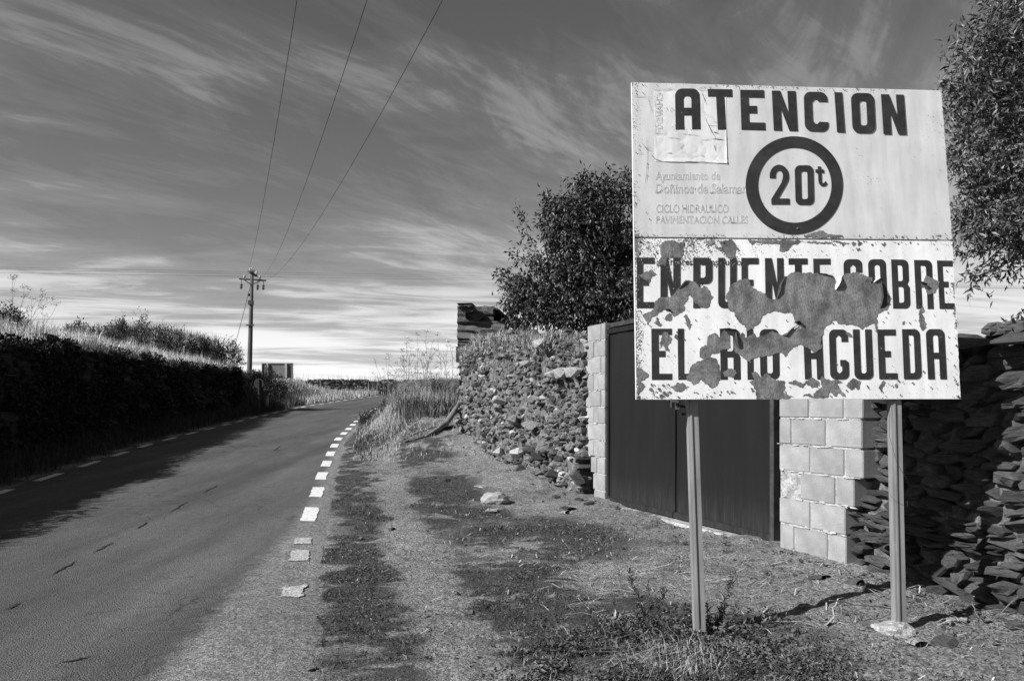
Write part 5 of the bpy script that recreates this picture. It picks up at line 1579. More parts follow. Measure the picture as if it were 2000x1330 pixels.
# straw stalks lying on the ground
def lying(n, xs_, ys_, ln, seed, wd_=.003):
    r = np.random.default_rng(seed); xy = np.stack([r.uniform(*xs_, n), r.uniform(*ys_, n)], -1)
    xy = xy[open_ground(xy[:, 0], xy[:, 1])]; n = len(xy)
    a = r.uniform(0, 2 * np.pi, n); L = r.uniform(*ln, n); ca, sa = np.cos(a), np.sin(a); w = r.uniform(.5, 1.2, n) * wd_
    z0_ = height(xy[:, 0], xy[:, 1]) + .012; 
    e2 = xy + np.stack([ca * L, sa * L], -1); z1_ = height(e2[:, 0], e2[:, 1]) + r.uniform(.005, .03, n)
    mid = (xy + e2) / 2 + np.stack([-sa, ca], -1) * (L * r.uniform(-.15, .15, n))[:, None]; zm = (z0_ + z1_) / 2 + r.uniform(0, .02, n)
    P = np.stack([-sa * w, ca * w], -1)
    V = np.stack([np.c_[xy - P, z0_], np.c_[xy + P, z0_], np.c_[mid - P, zm], np.c_[mid + P, zm], np.c_[e2, z1_]], 1).reshape(-1, 3)
    o = np.arange(n)[:, None] * 5
    return V, np.concatenate([o + [0, 1, 3], o + [0, 3, 2], o + [2, 3, 4]]), np.repeat(r.uniform(.6, 1.3, n), 5)
stuff('straw_litter', [lying(350, (-.6, 3.6), (3.4, 7.5), (.03, .14), 5), lying(160, (.3, 2.8), (4.4, 6.2), (.1, .3), 6, .004), lying(250, (-1.6, .9), (5, 9), (.03, .12), 7)], M['straw'], 'pale broken straw lying on the verge by the notice')
# rough longer mixed grass in the near right corner
def near_d(x, y): return np.where(open_ground(x, y), sstep(5.0, 4.0, y) * sstep(-.25, .5, x) * (1 - .93 * sstep(1.25, 1.75, x)) * (.35 + .65 * sstep(.4, .6, fbm(x * 3, y * 3 + 8, 3))), 0)
xy = scatter(20000, -.4, 3.2, 3.2, 5.2, near_d, 1.0, 8)
stuff('rough_grass', [blades(0, xy, (.012, .05), (.003, .006), 1.3, (.3, 1.1), seed=9)], M['green_blade'], 'rough dark grass at the front edge of the verge')
xy = scatter(3000, -.3, 3.0, 3.2, 4.9, near_d, 1.0, 10)
stuff('dry_rough_grass', [blades(0, xy, (.02, .08), (.002, .004), 1.6, (.3, .95), seed=11)], M['dry_blade'], 'pale dry grass mixed in at the front edge of the verge')
# dry tussock at the foot of the left post
def tuss(cx, cy, rad, n, hgt, lean, seed, tone=(.7, 1.4), bend=None, wid=(.002, .004)):
    r = np.random.default_rng(seed); a = r.uniform(0, 6.28, n); q = rad * np.sqrt(r.random(n))
    return blades(0, np.stack([cx + q * np.cos(a), cy + q * np.sin(a)], -1), hgt, wid, lean, tone, seed=seed + 1, bend=bend)
c = at(1325, 1300, 4.1)
V, Fc, t = combine([tuss(c.x, c.y, .17, 420, (.06, .17), 1.5, 60, bend=R(200)), tuss(c.x + .18, c.y + .06, .14, 260, (.04, .10), 1.4, 61), tuss(c.x - .2, c.y - .06, .12, 140, (.05, .14), 1.4, 62, bend=R(190))])
o = link('dry_tussock', fast_mesh('dry_tussock', V, Fc, tone=t), M['straw']); tag(o, 'pale flattened dry grass tussock at the foot of the left post', 'grass tussock')

# bank top: pale sunlit grass
def bank_d(x, y):
    d = XB(y) - x
    return sstep(.0, .35, d) * (.05 + .95 * sstep(3.6, 2.2, d)) * (.6 + .4 * sstep(.35, .6, fbm(x * 1.2, y * 1.2 + 3, 3))) * (y < 31.2)
def bank_z(xy):
    h_ = height(xy[:, 0], xy[:, 1]); return np.maximum(h_, np.where(XB(xy[:, 1]) - xy[:, 0] < .8, bank_top(xy[:, 1]) - .04, h_))
xy = scatter(330000, -15, -6.8, 4.5, 31.5, bank_d, 1.0, 12)
stuff('bank_grass', [blades(0, xy, (.12, .40), (.006, .014), .5, (.55, 1.6), z=bank_z(xy), seed=13), ], M['dry_blade'], 'tall pale dry grass along the top of the left bank')
xy2 = scatter(34000, -10.6, -6.9, 4.5, 31.5, lambda x, y: sstep(-.22, .05, XB(y) - x) * sstep(.5, .2, XB(y) - x), 1.0, 14)
stuff('edge_weeds', [blades(0, xy2, (.06, .22), (.008, .016), .7, (.5, 1.3), z=bank_z(xy2) - .05, seed=15, bend=0.0)], M['shrub_leaf'], 'dark weeds hanging over the top stones of the left wall')
# growth at the foot and on the face of the left wall, in shade
M['shade_foot_weed'] = material('shade_foot_weed', 0.02, 0.04, 3, .8, 0, tone=True)  # leaf colour darkened to stand in for shade at the wall foot
xyf = scatter(50000, -11, -5.6, 5, 31, lambda x, y: sstep(.15, .5, XL(y) - x) * sstep(-.1, .1, x - XB(y)), 1.0, 16)
stuff('foot_weeds', [blades(0, xyf, (.05, .34), (.008, .016), .6, (.5, 1.6), seed=17)], M['shade_foot_weed'], 'shaded weeds along the foot of the left retaining wall')
# slope beyond the wall
def slope_d(x, y):
    d = XL(y) - x; return sstep(.3, .8, d) * (y > 30.5) * sstep(-18, -14, x)
xys = scatter(90000, -20, -8.4, 30.2, 52, slope_d, 1.2, 18)
near_s = xys[:, 1] + 2 * fbm(xys[:, 0], xys[:, 1]) < 38
stuff('slope_grass', [blades(0, xys[~near_s], (.12, .4), (.015, .03), .4, (.4, 1.1), seed=19)], M['dry_blade'], 'dry grass on the sloping verge beyond the left wall')
stuff('slope_brush', [blades(0, xys[near_s], (.12, .42), (.015, .03), .5, (.5, 1.5), seed=20)], M['shrub_leaf'], 'dark low brush on the slope at the end of the left wall')
# far field fringe behind the distant wall
xyq = scatter(16000, -24, 26, 63.2, 66, None, 1, 20)
stuff('field_grass', [blades(0, xyq, (.9, 1.35), (.02, .04), .2, (.4, 1.1), seed=21, z=np.full(len(xyq), 2.3))], M['dry_blade'], 'feathery grass heads showing over the distant field wall')
# wall top grass on the rubble wall
def wt_xy(n, t0, t1, o0, o1, seed):
    r = np.random.default_rng(seed); t = r.uniform(t0, t1, n); o_ = r.uniform(o0, o1, n)
    P = np.stack([WP.x + WD.x * t + WN.x * o_, WP.y + WD.y * t + WN.y * o_], -1)
    return P, np.array([ztL(a + LL) for a in t])
P, zt_ = wt_xy(2200, -5.0, -.05, -.35, .10, 22)
V1 = blades(0, P, (.03, .11), (.004, .008), .9, (.3, .9), z=zt_ - .03, seed=23)
P2, zt2 = wt_xy(1300, -4.9, -.6, .02, .16, 24)
zt2 = zt2 - .03 - np.random.default_rng(1).random(len(zt2)) ** 1.6 * .22
V2 = blades(0, P2, (.04, .13), (.004, .008), 1.1, (.35, 1.0), z=zt2, seed=25)
stuff('wall_top_grass', [V1, V2], M['dry_blade'], 'tufts of dry grass growing on and over the rubble wall top')
P3, zt3 = wt_xy(2000, -4.9, -.1, -.3, .14, 26)
zt3 = zt3 - .02 - np.random.default_rng(3).random(len(zt3)) ** 1.3 * .5
stuff('wall_moss', [blades(0, P3, (.03, .10), (.005, .012), 1.0, (.5, 1.4), z=zt3, seed=27)], M['green_blade'], 'dark low growth rooted in the top of the rubble wall')

# leaves
def leaves(P, D, ln, wd_, tone=(.5, 1.6), seed=1, fold=.25):
    """P (n,3) base points, D (n,3) directions. 6-vertex folded leaf, 4 triangles"""
    r = np.random.default_rng(seed); n = len(P)
    D = D / np.linalg.norm(D, axis=1, keepdims=True)
    Rn = r.standard_normal((n, 3)); S = np.cross(D, Rn); S /= np.linalg.norm(S, axis=1, keepdims=True) + 1e-9
    N = np.cross(S, D)
    L = r.uniform(ln[0], ln[1], n)[:, None]; W = r.uniform(wd_[0], wd_[1], n)[:, None]
    A = P; T = P + D * L - N * L * .15
    C = P + D * L * .45 - N * W * fold
    Ls = P + D * L * .42 + S * W; Rs = P + D * L * .42 - S * W
    V = np.stack([A, C, T, Ls, Rs], 1).reshape(-1, 3)
    o = np.arange(n)[:, None] * 5
    Fc = np.concatenate([o + [0, 1, 3], o + [1, 2, 3], o + [0, 4, 1], o + [1, 4, 2]])
    return V, Fc, np.repeat(r.uniform(tone[0], tone[1], n), 5)
def ellip_points(blobs, n, seed, shell=.55):
    r = np.random.default_rng(seed); vol = np.array([b[3] * b[4] * b[5] for b in blobs]) ** .75
    k = r.choice(len(blobs), n, p=vol / vol.sum())
    d = r.standard_normal((n, 3)); d /= np.linalg.norm(d, axis=1, keepdims=True)
    rad = (shell + (1 - shell) * r.random(n)) ** .8
    B = np.array(blobs)[k]
    lump_ = 1 + .22 * np.sin(d[:, 0] * 7 + B[:, 0] * 3) * np.sin(d[:, 2] * 6 + B[:, 2] * 5) + .15 * r.standard_normal(n)
    return B[:, :3] + d * B[:, 3:6] * (rad * lump_)[:, None], d
def crown(parent, name, blobs, n_tw, per, ln, wd_, mat, seed, droop=.6, twl=.22, tone=(.5, 1.6), twigs=None, shell=.5):
    r = np.random.default_rng(seed)
    C, d = ellip_points(blobs, n_tw, seed + 1, shell)
    tw = d + .6 * r.standard_normal(d.shape); tw[:, 2] -= droop * .6; tw /= np.linalg.norm(tw, axis=1, keepdims=True)
    P = []; D = []
    for k in range(per):
        s = (k + .5) / per
        q = C + tw * (twl * s) ; q[:, 2] -= droop * .10 * s * s
        P.append(q + r.standard_normal(q.shape) * .012)
        dd = tw * .5 + .75 * r.standard_normal(q.shape); dd[:, 2] -= droop
        D.append(dd)
    if twigs:
        for (a, b, n_, sp) in twigs:
            a = np.array(a); b = np.array(b); s = r.random(n_)[:, None]
            ax = (b - a) / np.linalg.norm(b - a)
            P.append(a + (b - a) * s + r.standard_normal((n_, 3)) * sp); dd = ax * .6 + .9 * r.standard_normal((n_, 3)); dd[:, 2] -= droop * .3; D.append(dd)
    P = np.concatenate(P); D = np.concatenate(D)
    V, Fc, t = leaves(P, D, ln, wd_, tone, seed + 2)
    inv = np.array(mat_of(parent).inverted()); V = V @ inv[:3, :3].T + inv[:3, 3]
    o = link(name, fast_mesh(name, V, Fc, tone=t), mat, parent); return o
def limbs(parent, base, segs, name='trunk', mat=None):
    mb = MB()
    for pts, r0, r1 in segs:
        n = len(pts); mb.tube(pts, [r0 + (r1 - r0) * i / (n - 1) for i in range(n)], 7)
    inv = mat_of(parent).inverted(); mb.v = [tuple(inv @ Vector(v)) for v in mb.v]
    return mb.build(name, mat or M['bark'], parent, smooth=True)
def wig(a, b, n=5, amp=.06, seed=0):
    r = random.Random(seed); a = Vector(a); b = Vector(b)
    return [a.lerp(b, i / n) + Vector((r.uniform(-1, 1), r.uniform(-1, 1), r.uniform(-1, 1))) * (amp * (0 < i < n)) for i in range(n + 1)]

# tree behind the rubble wall
Yt = 13.3; k_ = Yt / F
def bl(px, py, rpx, dy=0, sq=1.0, depth=1.0):
    p = at(px, py, Yt + dy); return (p.x, p.y, p.z, rpx * k_, rpx * k_ * depth, rpx * k_ * sq)
tp = at(1200, 640, Yt + .3)
tree = empty('broadleaf_tree', (tp.x, tp.y, 2.1), label='dark glossy leaved tree behind the rubble wall, left of the notice', cat='tree')
blobs = [bl(1150, 490, 82), bl(1075, 560, 58, -.3, 1.1), bl(1210, 420, 68), bl(1240, 540, 90, .3), bl(1125, 600, 70, -.4, .7), bl(1110, 440, 45, -.2, 1.1), bl(1350, 480, 110, .6), bl(1137, 385, 26, 0, 1.6), bl(1170, 400, 40), bl(1030, 590, 42, -.1, .8), bl(1090, 400, 26, 0, .9),
         bl(1460, 560, 90, .6), bl(1200, 590, 70, -.5), bl(1015, 545, 24, 0, 1), bl(1310, 620, 80, 0)]
tw = [(at(1045, 520, Yt), at(1010, 402, Yt), 150, .05), (at(1020, 560, Yt), at(968, 532, Yt), 110, .05), (at(1050, 530, Yt), at(992, 488, Yt), 120, .05), (at(1075, 470, Yt), at(1052, 418, Yt), 60, .04), (at(1140, 400, Yt), at(1135, 340, Yt), 160, .06),
      (at(1040, 610, Yt), at(975, 560, Yt), 120, .06), (at(1070, 430, Yt), at(1068, 378, Yt), 90, .07), (at(1190, 370, Yt), at(1190, 340, Yt), 90, .09), (at(1225, 360, Yt), at(1228, 335, Yt), 90, .08)]
tw = [(tuple(a), tuple(b), n, s) for a, b, n, s in tw]
crown(tree, 'crown', blobs, 7500, 9, (.06, .10), (.010, .019), M['leaf'], 70, droop=.75, twigs=tw, shell=.42)
segs = [(wig(tp - Vector((0, 0, .9)), tp + Vector((0, 0, 1.2)), 4, .03, 1), .11, .08)]
for i, b in enumerate(blobs[:12]): segs.append((wig(tp + Vector((0, 0, .3 + .08 * i)), (b[0], b[1], b[2]), 5, .08, i + 2), .045, .008))
for i, t_ in enumerate(tw): segs.append((wig(tuple(blobs[1][:3]) if i != 4 else tuple(blobs[5][:3]), t_[1], 6, .03, i + 30), .012, .002))
limbs(tree, tp, segs)

# tree at the right edge
Yt = 7.6; k_ = Yt / F
tp = Vector((5.9, 8.1, 1.45))
treeR = empty('narrow_leaved_tree', tp, label='big narrow leaved tree hanging in from the right edge above the notice', cat='tree')
blR = [bl(1975, 110, 100, .3), bl(1925, 200, 62, 0), bl(1990, 300, 110, .2), bl(1905, 300, 46, -.1), bl(1935, 400, 60, 0), bl(2060, 150, 170, .6), bl(2080, 400, 130, .4), bl(2010, 20, 70, .2), bl(1995, 430, 50, -.1), bl(2200, 250, 200, .8), bl(1890, 240, 26, 0),
       bl(2100, -60, 140, .5), bl(1940, 100, 45, -.1), bl(1900, 430, 30, -.1), bl(2320, 330, 200, 1), bl(1885, 390, 26, 0), bl(1960, 480, 24, 0, .6), bl(1905, 540, 16, 0, .8), bl(1965, 515, 26, 0, .7)]
twR = [(at(1900, 180, Yt), at(1880, 60, Yt), 90, .05), (at(1900, 200, Yt), at(1838, 165, Yt), 90, .035), (at(1960, 60, Yt), at(1955, 0, Yt), 120, .07), (at(1925, 90, Yt), at(1928, 30, Yt), 90, .05), (at(1930, 468, Yt), at(1872, 500, Yt), 80, .03), (at(1990, 490, Yt), at(1900, 545, Yt), 150, .045),
       (at(2000, 480, Yt), at(1935, 465, Yt), 80, .05), (at(1890, 330, Yt), at(1862, 300, Yt), 60, .04), (at(1890, 420, Yt), at(1862, 440, Yt), 60, .04)]
twR = [(tuple(a), tuple(b), n, s) for a, b, n, s in twR]
crown(treeR, 'crown', blR, 7500, 9, (.055, .095), (.008, .013), M['leaf_pale'], 80, droop=.35, twl=.2, twigs=twR, shell=.35, tone=(.6, 2.0))
segs = [(wig(tp - Vector((0, 0, .3)), tp + Vector((0, 0, 2.2)), 5, .05, 1), .16, .1)]
for i, b in enumerate(blR): segs.append((wig(tp + Vector((0, 0, .7 + .09 * i)), (b[0], b[1], b[2]), 6, .07, i + 2), .04, .006))
for i, t_ in enumerate(twR): segs.append((wig(min((tuple(b[:3]) for b in blR), key=lambda q: (Vector(q) - Vector(t_[0])).length), t_[1], 6, .02, i + 30), .012, .0025))
limbs(treeR, tp, segs)

def shrub(px, py_top, Y, wpx, label, group=None, zbase=None, mat='shrub_leaf', leaf=(.04, .07), n=500, seed=0, name='shrub', hmin=.5, up=True, wl_=(.010, .018)):
    top = at(px, py_top, Y); x = top.x
    zb_ = zbase if zbase is not None else float(bank_z(np.array([[x, Y]]))[0])
    h = max(top.z - zb_, hmin); w = wpx / F * Y / 2
    o = empty(name, (x, Y, zb_), label=label, cat='shrub', group=group)
    r = random.Random(seed)
    blobs = []; segs = []
    for k in range(7):
        a = r.uniform(-1, 1); hh = h * (1 - .35 * abs(a)) * r.uniform(.75, 1.0)
        cx = x + a * w * .75; cy = Y + r.uniform(-.5, .5) * w
        blobs.append((cx, cy, zb_ + hh * .5, w * .33, w * .4, hh * .48))
        segs.append((wig((x + a * w * .2, Y, zb_ - .05), (cx, cy, zb_ + hh * .93), 5, .04, seed + k), .014, .003))
    tws = [(tuple(s[0][3]), tuple(s[0][-1] + Vector((0, 0, .06))), 26, .03) for s in segs]
    crown(o, 'crown', blobs, n, 6, leaf, wl_, M[mat], seed + 7, droop=-.5 if up else .4, twl=.16, twigs=tws, shell=.2, tone=(.5, 1.7))
    limbs(o, (x, Y, zb_), segs, 'stem')
    return o
GB = 'shrubs along the top of the left bank'
def fringe():
    r = np.random.default_rng(91); n = 9000; s_ = r.uniform(6, cum[-1], n); s_ = s_[fbm(s_ * 1.3, s_ * 0 + 1, 3) > .5]
    P = []
    for a_ in s_:
        x, y, d, nn = bpath(a_); o_ = r.uniform(-.25, .12); P.append((x + nn[0] * o_, y + nn[1] * o_, float(bank_top(y)) + .02 - max(0, o_) * 1.2))
    P = np.array(P)
    stuff('fringe_grass', [blades(0, P[:, :2], (.10, .38), (.006, .013), .9, (.5, 1.6), z=P[:, 2], seed=92)], M['dry_blade'], 'pale dry grass hanging over the edge of the left wall')
fringe()
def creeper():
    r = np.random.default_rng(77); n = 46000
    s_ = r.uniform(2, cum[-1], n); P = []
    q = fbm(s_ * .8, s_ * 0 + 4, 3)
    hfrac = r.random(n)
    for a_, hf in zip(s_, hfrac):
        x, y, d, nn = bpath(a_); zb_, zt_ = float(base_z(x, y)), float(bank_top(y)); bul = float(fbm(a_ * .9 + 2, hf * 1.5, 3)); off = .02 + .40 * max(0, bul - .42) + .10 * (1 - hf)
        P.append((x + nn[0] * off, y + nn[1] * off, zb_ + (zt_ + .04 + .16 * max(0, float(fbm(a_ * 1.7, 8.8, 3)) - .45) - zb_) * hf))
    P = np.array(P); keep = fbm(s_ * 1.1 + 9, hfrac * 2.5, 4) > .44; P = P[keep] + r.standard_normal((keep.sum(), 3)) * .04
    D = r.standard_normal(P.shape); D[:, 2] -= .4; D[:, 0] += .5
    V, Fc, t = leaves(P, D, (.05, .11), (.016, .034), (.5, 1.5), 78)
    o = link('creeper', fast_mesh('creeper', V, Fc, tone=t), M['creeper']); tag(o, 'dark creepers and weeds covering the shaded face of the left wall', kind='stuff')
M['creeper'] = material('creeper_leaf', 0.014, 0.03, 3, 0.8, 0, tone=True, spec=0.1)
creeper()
def herbs(name, n, x0, x1, y0, y1, dens, hgt, size, mat, label, seed):
    r = np.random.default_rng(seed); xy = np.stack([r.uniform(x0, x1, n), r.uniform(y0, y1, n)], -1)
    xy = xy[(r.random(n) < dens(xy[:, 0], xy[:, 1])) & open_ground(xy[:, 0], xy[:, 1])]
    P = np.c_[xy, height(xy[:, 0], xy[:, 1]) + hgt * r.random(len(xy)) ** 1.5 * (.4 + .9 * fbm(xy[:, 0] * 6, xy[:, 1] * 6, 3))]
    D = r.standard_normal(P.shape); D[:, 2] = np.abs(D[:, 2]) * .7
    V, Fc, t = leaves(P, D, size, (size[0] * .16, size[1] * .2), (.3, 1.7), seed + 1)
    o = link(name, fast_mesh(name, V, Fc, tone=t), mat); tag(o, label, kind='stuff')
M['herb'] = material('herb_leaf', 0.05, 0.11, 3, 0.6, 0, tone=True, spec=0.3)
herbs('herbs', 120000, -.6, 2.6, 3.3, 5.6, lambda x, y: np.clip(1.1 * near_d(x, y) + .8 * np.exp(-(((x - .75) / .45) ** 2 + ((y - 4.35) / .35) ** 2)), 0, 1) * sstep(.36, .6, fbm(x * 5, y * 7, 3) + .05), .07, (.015, .04), M['herb'], 'tangled low leafy herbs round the foot of the left post', 500)
herbs('strip_herbs', 160000, -3.5, 1.2, 3.3, 11, lambda x, y: sstep(.45, 1.0, veg_mask(x, y)) * np.clip(6 / y, .2, 1) * .5, .03, (.012, .028), M['herb'], 'small leafy weeds among the short grass of the verge', 510)
shr = [(150, 622, 22, 70, 'dark shrub leftmost of the row on the bank, above the tallest stones', 1), (200, 628, 23.5, 60, 'small dark shrub second from the left on the bank', 2), (232, 608, 25, 50, 'upright spiky dark shrub on the bank left of the tallest one', 3),
       (276, 606, 27, 74, 'tallest and broadest dark shrub of the row on the bank', 4), (315, 622, 28.5, 50, 'dark shrub just right of the broadest shrub on the bank', 5), (346, 632, 29.5, 56, 'rounded dark shrub halfway between the broad shrub and the pole', 6),
       (390, 650, 30, 40, 'low small dark shrub in pale grass left of the loose pale shrub', 7), (438, 640, 30, 70, 'loose paler shrub nearest to the left side of the power pole', 8)]
for a in shr: shrub(a[0], a[1], a[2], a[3], a[4], GB, seed=a[5] * 11, leaf=(.04, .075) if a[5] < 8 else (.06, .1), n=420, mat='shrub_leaf' if a[5] < 8 else 'leaf_pale')
shrub(8, 588, 16.5, 60, 'dark bushy shrub at the left edge of the picture on the bank', GB, seed=101, n=500)
shrub(492, 712, 32, 60, 'dark bramble bush at the foot of the power pole', None, zbase=2.3, seed=103, n=500, up=False)
shrub(525, 724, 30.5, 70, 'dark bush spilling down at the end of the left wall', None, zbase=1.9, seed=104, n=500, up=False, hmin=.6)
shrub(1995, 585, 6.4, 76, 'dark bush with broad curled leaves at the right edge behind the shaded wall', None, zbase=1.6, seed=105, n=520, up=False, leaf=(.035, .06), mat='leaf', wl_=(.009, .015))
# tall feathery dry plant at far left
def umbel_plant(px, py_top, Y, zb_, label, group, seed, spread=.35, name='dry_umbel_plant', tonemat='driftwood', heads=True, thick=.006):
    top = at(px, py_top, Y); x = top.x; h = top.z - zb_
    o = empty(name, (x, Y, zb_), label=label, cat='plant', group=group)
    r = random.Random(seed); segs = []; P = []; D = []
    ns = r.randint(3, 5)
    for s in range(ns):
        ax = r.uniform(-1, 1) * spread * h; ay = r.uniform(-.5, .5) * spread * h; hh = h * (1 if s == 0 else r.uniform(.65, .95))
        if s == 0: ax *= .3
        main = wig((x + r.uniform(-.05, .05), Y, zb_ - .05), (x + ax, Y + ay, zb_ + hh), 6, .02, seed + s)
        segs.append((main, thick, thick * .4))
        for b_ in range(r.randint(3, 5)):
            i = r.randint(2, 5); st_ = main[i]; en = st_ + Vector((r.uniform(-.22, .22), r.uniform(-.15, .15), r.uniform(.12, .32)))
            segs.append((wig(st_, en, 3, .01, seed + b_), thick * .5, thick * .3))
            for q in range(7):
                e2 = en + Vector((r.uniform(-.06, .06), r.uniform(-.06, .06), r.uniform(.01, .05))); segs.append(([en, e2], thick * .25, thick * .25)); P.append(e2)
        for q in range(9):
            e2 = main[-1] + Vector((r.uniform(-.07, .07), r.uniform(-.07, .07), r.uniform(.0, .05))); segs.append(([main[-1], e2], thick * .25, thick * .25)); P.append(e2)
    mb = MB()
    for pts, a, b in segs: mb.tube(pts, [a + (b - a) * i / (len(pts) - 1) for i in range(len(pts))], 4)
    inv = mat_of(o).inverted(); mb.v = [tuple(inv @ Vector(v)) for v in mb.v]; mb.build('stem', M[tonemat], o)
    P = np.repeat(np.array([tuple(p) for p in P]), 3, 0); rr_ = np.random.default_rng(seed); P = P + rr_.standard_normal(P.shape) * .012
    D = rr_.standard_normal(P.shape); D[:, 2] = abs(D[:, 2])
    V, Fc, t = leaves(P, D, (.015, .035), (.004, .009), (.7, 1.3), seed)
    iv = np.array(inv); V = V @ iv[:3, :3].T + iv[:3, 3]
    link('seed_heads', fast_mesh('seed_heads', V, Fc, tone=t), M['dry_blade'], o)['kind'] = 'stuff'
    return o
umbel_plant(20, 548, 13.5, 2.5, 'tallest feathery dry plant at the far left on the bank', 'tall dry plants on the left bank', 201, .5, tonemat='straw', thick=.004)
umbel_plant(60, 585, 14.5, 2.5, 'shorter feathery dry plant right of the tallest one on the bank', 'tall dry plants on the left bank', 202, .5, tonemat='straw', thick=.004)
GF = 'dry umbel plants on the right bank'
for i, a in enumerate(((760, 692, 21.5, 'leaning dry umbel plant nearest the road bend'), (790, 660, 20, 'tall branched dry umbel plant left of the middle of the clump'), (815, 655, 19, 'dry umbel plant in the middle of the clump before the wall corner'),
                       (838, 648, 18.5, 'tallest dry umbel plant of the clump before the wall corner'), (862, 655, 18, 'slender dry umbel plant second from the wall corner'), (882, 680, 17.5, 'short dry umbel plant touching the wall corner'))):
    x = (a[0] - 1000) / F * a[2]
    umbel_plant(a[0], a[1], a[2], gz(x, a[2]), a[3], GF, 300 + i, .3)
# tall dry grass and low bushes on the right bank beyond the corner
def off_sheet(x, y):
    ax, ay, bx_, by_ = -1.95, 14.3, -1.02, 15.6; L2 = (bx_ - ax) ** 2 + (by_ - ay) ** 2
    t = ((x - ax) * (bx_ - ax) + (y - ay) * (by_ - ay)) / L2; q = ((x - ax) * -(by_ - ay) + (y - ay) * (bx_ - ax)) / math.sqrt(L2)
    return 1.0 - ((t > -.15) & (t < 1.15) & (q > -.9) & (q < .62)) * .96
def rb_d(x, y):
    return off_sheet(x, y) * sstep(.9, 1.6, x - XR(y) + .6 * (fbm(x * 2, y * 2) - .5)) * (y > 15.7) * sstep(5, 3.5, x - XR(y) - .0) * sstep(.0, .3, -.9 - x + 0.0)
def clump(x, y, f=1.4, a=.42, b_=.62): return sstep(a, b_, fbm(x * f + 7, y * f + 1, 4))
xyr = scatter(60000, -5, -.6, 15.6, 31, lambda x, y: rb_d(x, y) * (.12 + .88 * clump(x, y)), 1.2, 31)
xyd = scatter(60000, -5, -.6, 15.6, 31, lambda x, y: rb_d(x, y) * (1 - clump(x, y)), 1.2, 33)
stuff('right_bank_grass', [blades(0, xyr, (.10, .38), (.005, .010), .5, (.25, 1.05), seed=32)], M['dry_blade'], 'tall dry grass on the right bank before the wall corner')
stuff('right_bank_weeds', [blades(0, xyd, (.10, .42), (.008, .018), .6, (.5, 1.9), seed=34)], M['shrub_leaf'], 'dark weeds among the dry grass on the right bank')
fd_ = lambda x, y: off_sheet(x, y) * sstep(.35, .6, x - XR(y)) * sstep(13.0, 15.5, y) * (x < -1.0)
xye = scatter(80000, -5, -.9, 13, 27, lambda x, y: fd_(x, y) * (.3 + .7 * clump(x, y, 2.1)), 1.3, 35)
xyg = scatter(80000, -5, -.9, 13, 27, lambda x, y: fd_(x, y) * (1 - clump(x, y, 2.1, .35, .55)), 1.3, 36)
stuff('slope_stubble', [blades(0, xye, (.03, .13), (.005, .010), .9, (.3, 1.1), seed=37)], M['dry_blade'], 'short dry growth on the slope between road and wall corner')
stuff('slope_weeds', [blades(0, xyg, (.03, .16), (.007, .015), .9, (.5, 1.6), seed=38)], M['shrub_leaf'], 'low dark weeds on the slope between road and wall corner')
GR = 'low bushes by the road on the right bank'
for i, a in enumerate(((765, 752, 24, 50, 'dark low bush at the bend where the road disappears'), (800, 775, 21, 60, 'dark low bush in the middle of the right bank foot'), (745, 800, 20.5, 60, 'low spreading weed bush beside the last white dashes'), (850, 745, 18, 50, 'dark bush among the dry grass near the wall corner'), (720, 812, 19, 40, 'small weed clump touching the edge line'))):
    x = (a[0] - 1000) / F * a[2]
    shrub(a[0], a[1], a[2], a[3], a[4], GR, zbase=gz(x, a[2]), seed=400 + i * 13, n=300, leaf=(.03, .06), hmin=.22, name='low_bush', wl_=(.006, .012))
# spiky weeds at the posts
def spiky(pts_list, zbase, loc, label, seed):
    o = empty('spiny_weed', loc, label=label, cat='weed')
    r = np.random.default_rng(seed); segs = []; P = []; D = []
    for (a, b, n) in pts_list:
        main = wig(a, b, 6, .008, seed + n); segs.append((main, .004, .0015))
        A = np.array([tuple(p) for p in main]); 
        s = r.random(n) * (len(A) - 1.001); i = s.astype(int); f = (s - i)[:, None]
        Q = A[i] * (1 - f) + A[i + 1] * f; ax = A[-1] - A[0]; ax = ax / np.linalg.norm(ax)
        for cl in range(0, n, 1): pass
        dd = r.standard_normal((n, 3)) + ax * .5; P.append(Q); D.append(dd)
    P = np.concatenate(P); D = np.concatenate(D)
    V, Fc, t = leaves(P, D, (.022, .05), (.0025, .005), (.5, 1.5), seed + 1)
    iv = np.array(mat_of(o).inverted()); V = V @ iv[:3, :3].T + iv[:3, 3]
    limbs(o, loc, segs, 'stem'); link('spiny_leaves', fast_mesh('spiny_leaves', V, Fc, tone=t), M['shrub_leaf'], o)
A1 = lambda px, py, Z=4.55: tuple(at(px, py, Z))
b1 = at(1275, 1235, 4.55)
spiky([(A1(1272, 1240), A1(1228, 1110), 130), (A1(1272, 1240), A1(1265, 1135), 100), (A1(1275, 1240), A1(1298, 1150), 110), (A1(1280, 1245), A1(1320, 1180), 90), (A1(1270, 1245), A1(1240, 1200, 4.4), 90), (A1(1285, 1250, 4.4), A1(1335, 1210, 4.4), 80), (A1(1270, 1250), A1(1300, 1215, 4.45), 120), (A1(1265, 1255, 4.4), A1(1225, 1235, 4.3), 70)], 0, (b1.x, b1.y, gz(b1.x, b1.y)), 'spiny dark weed growing left of the left post', 5)
b2 = at(1400, 1245, 4.6)
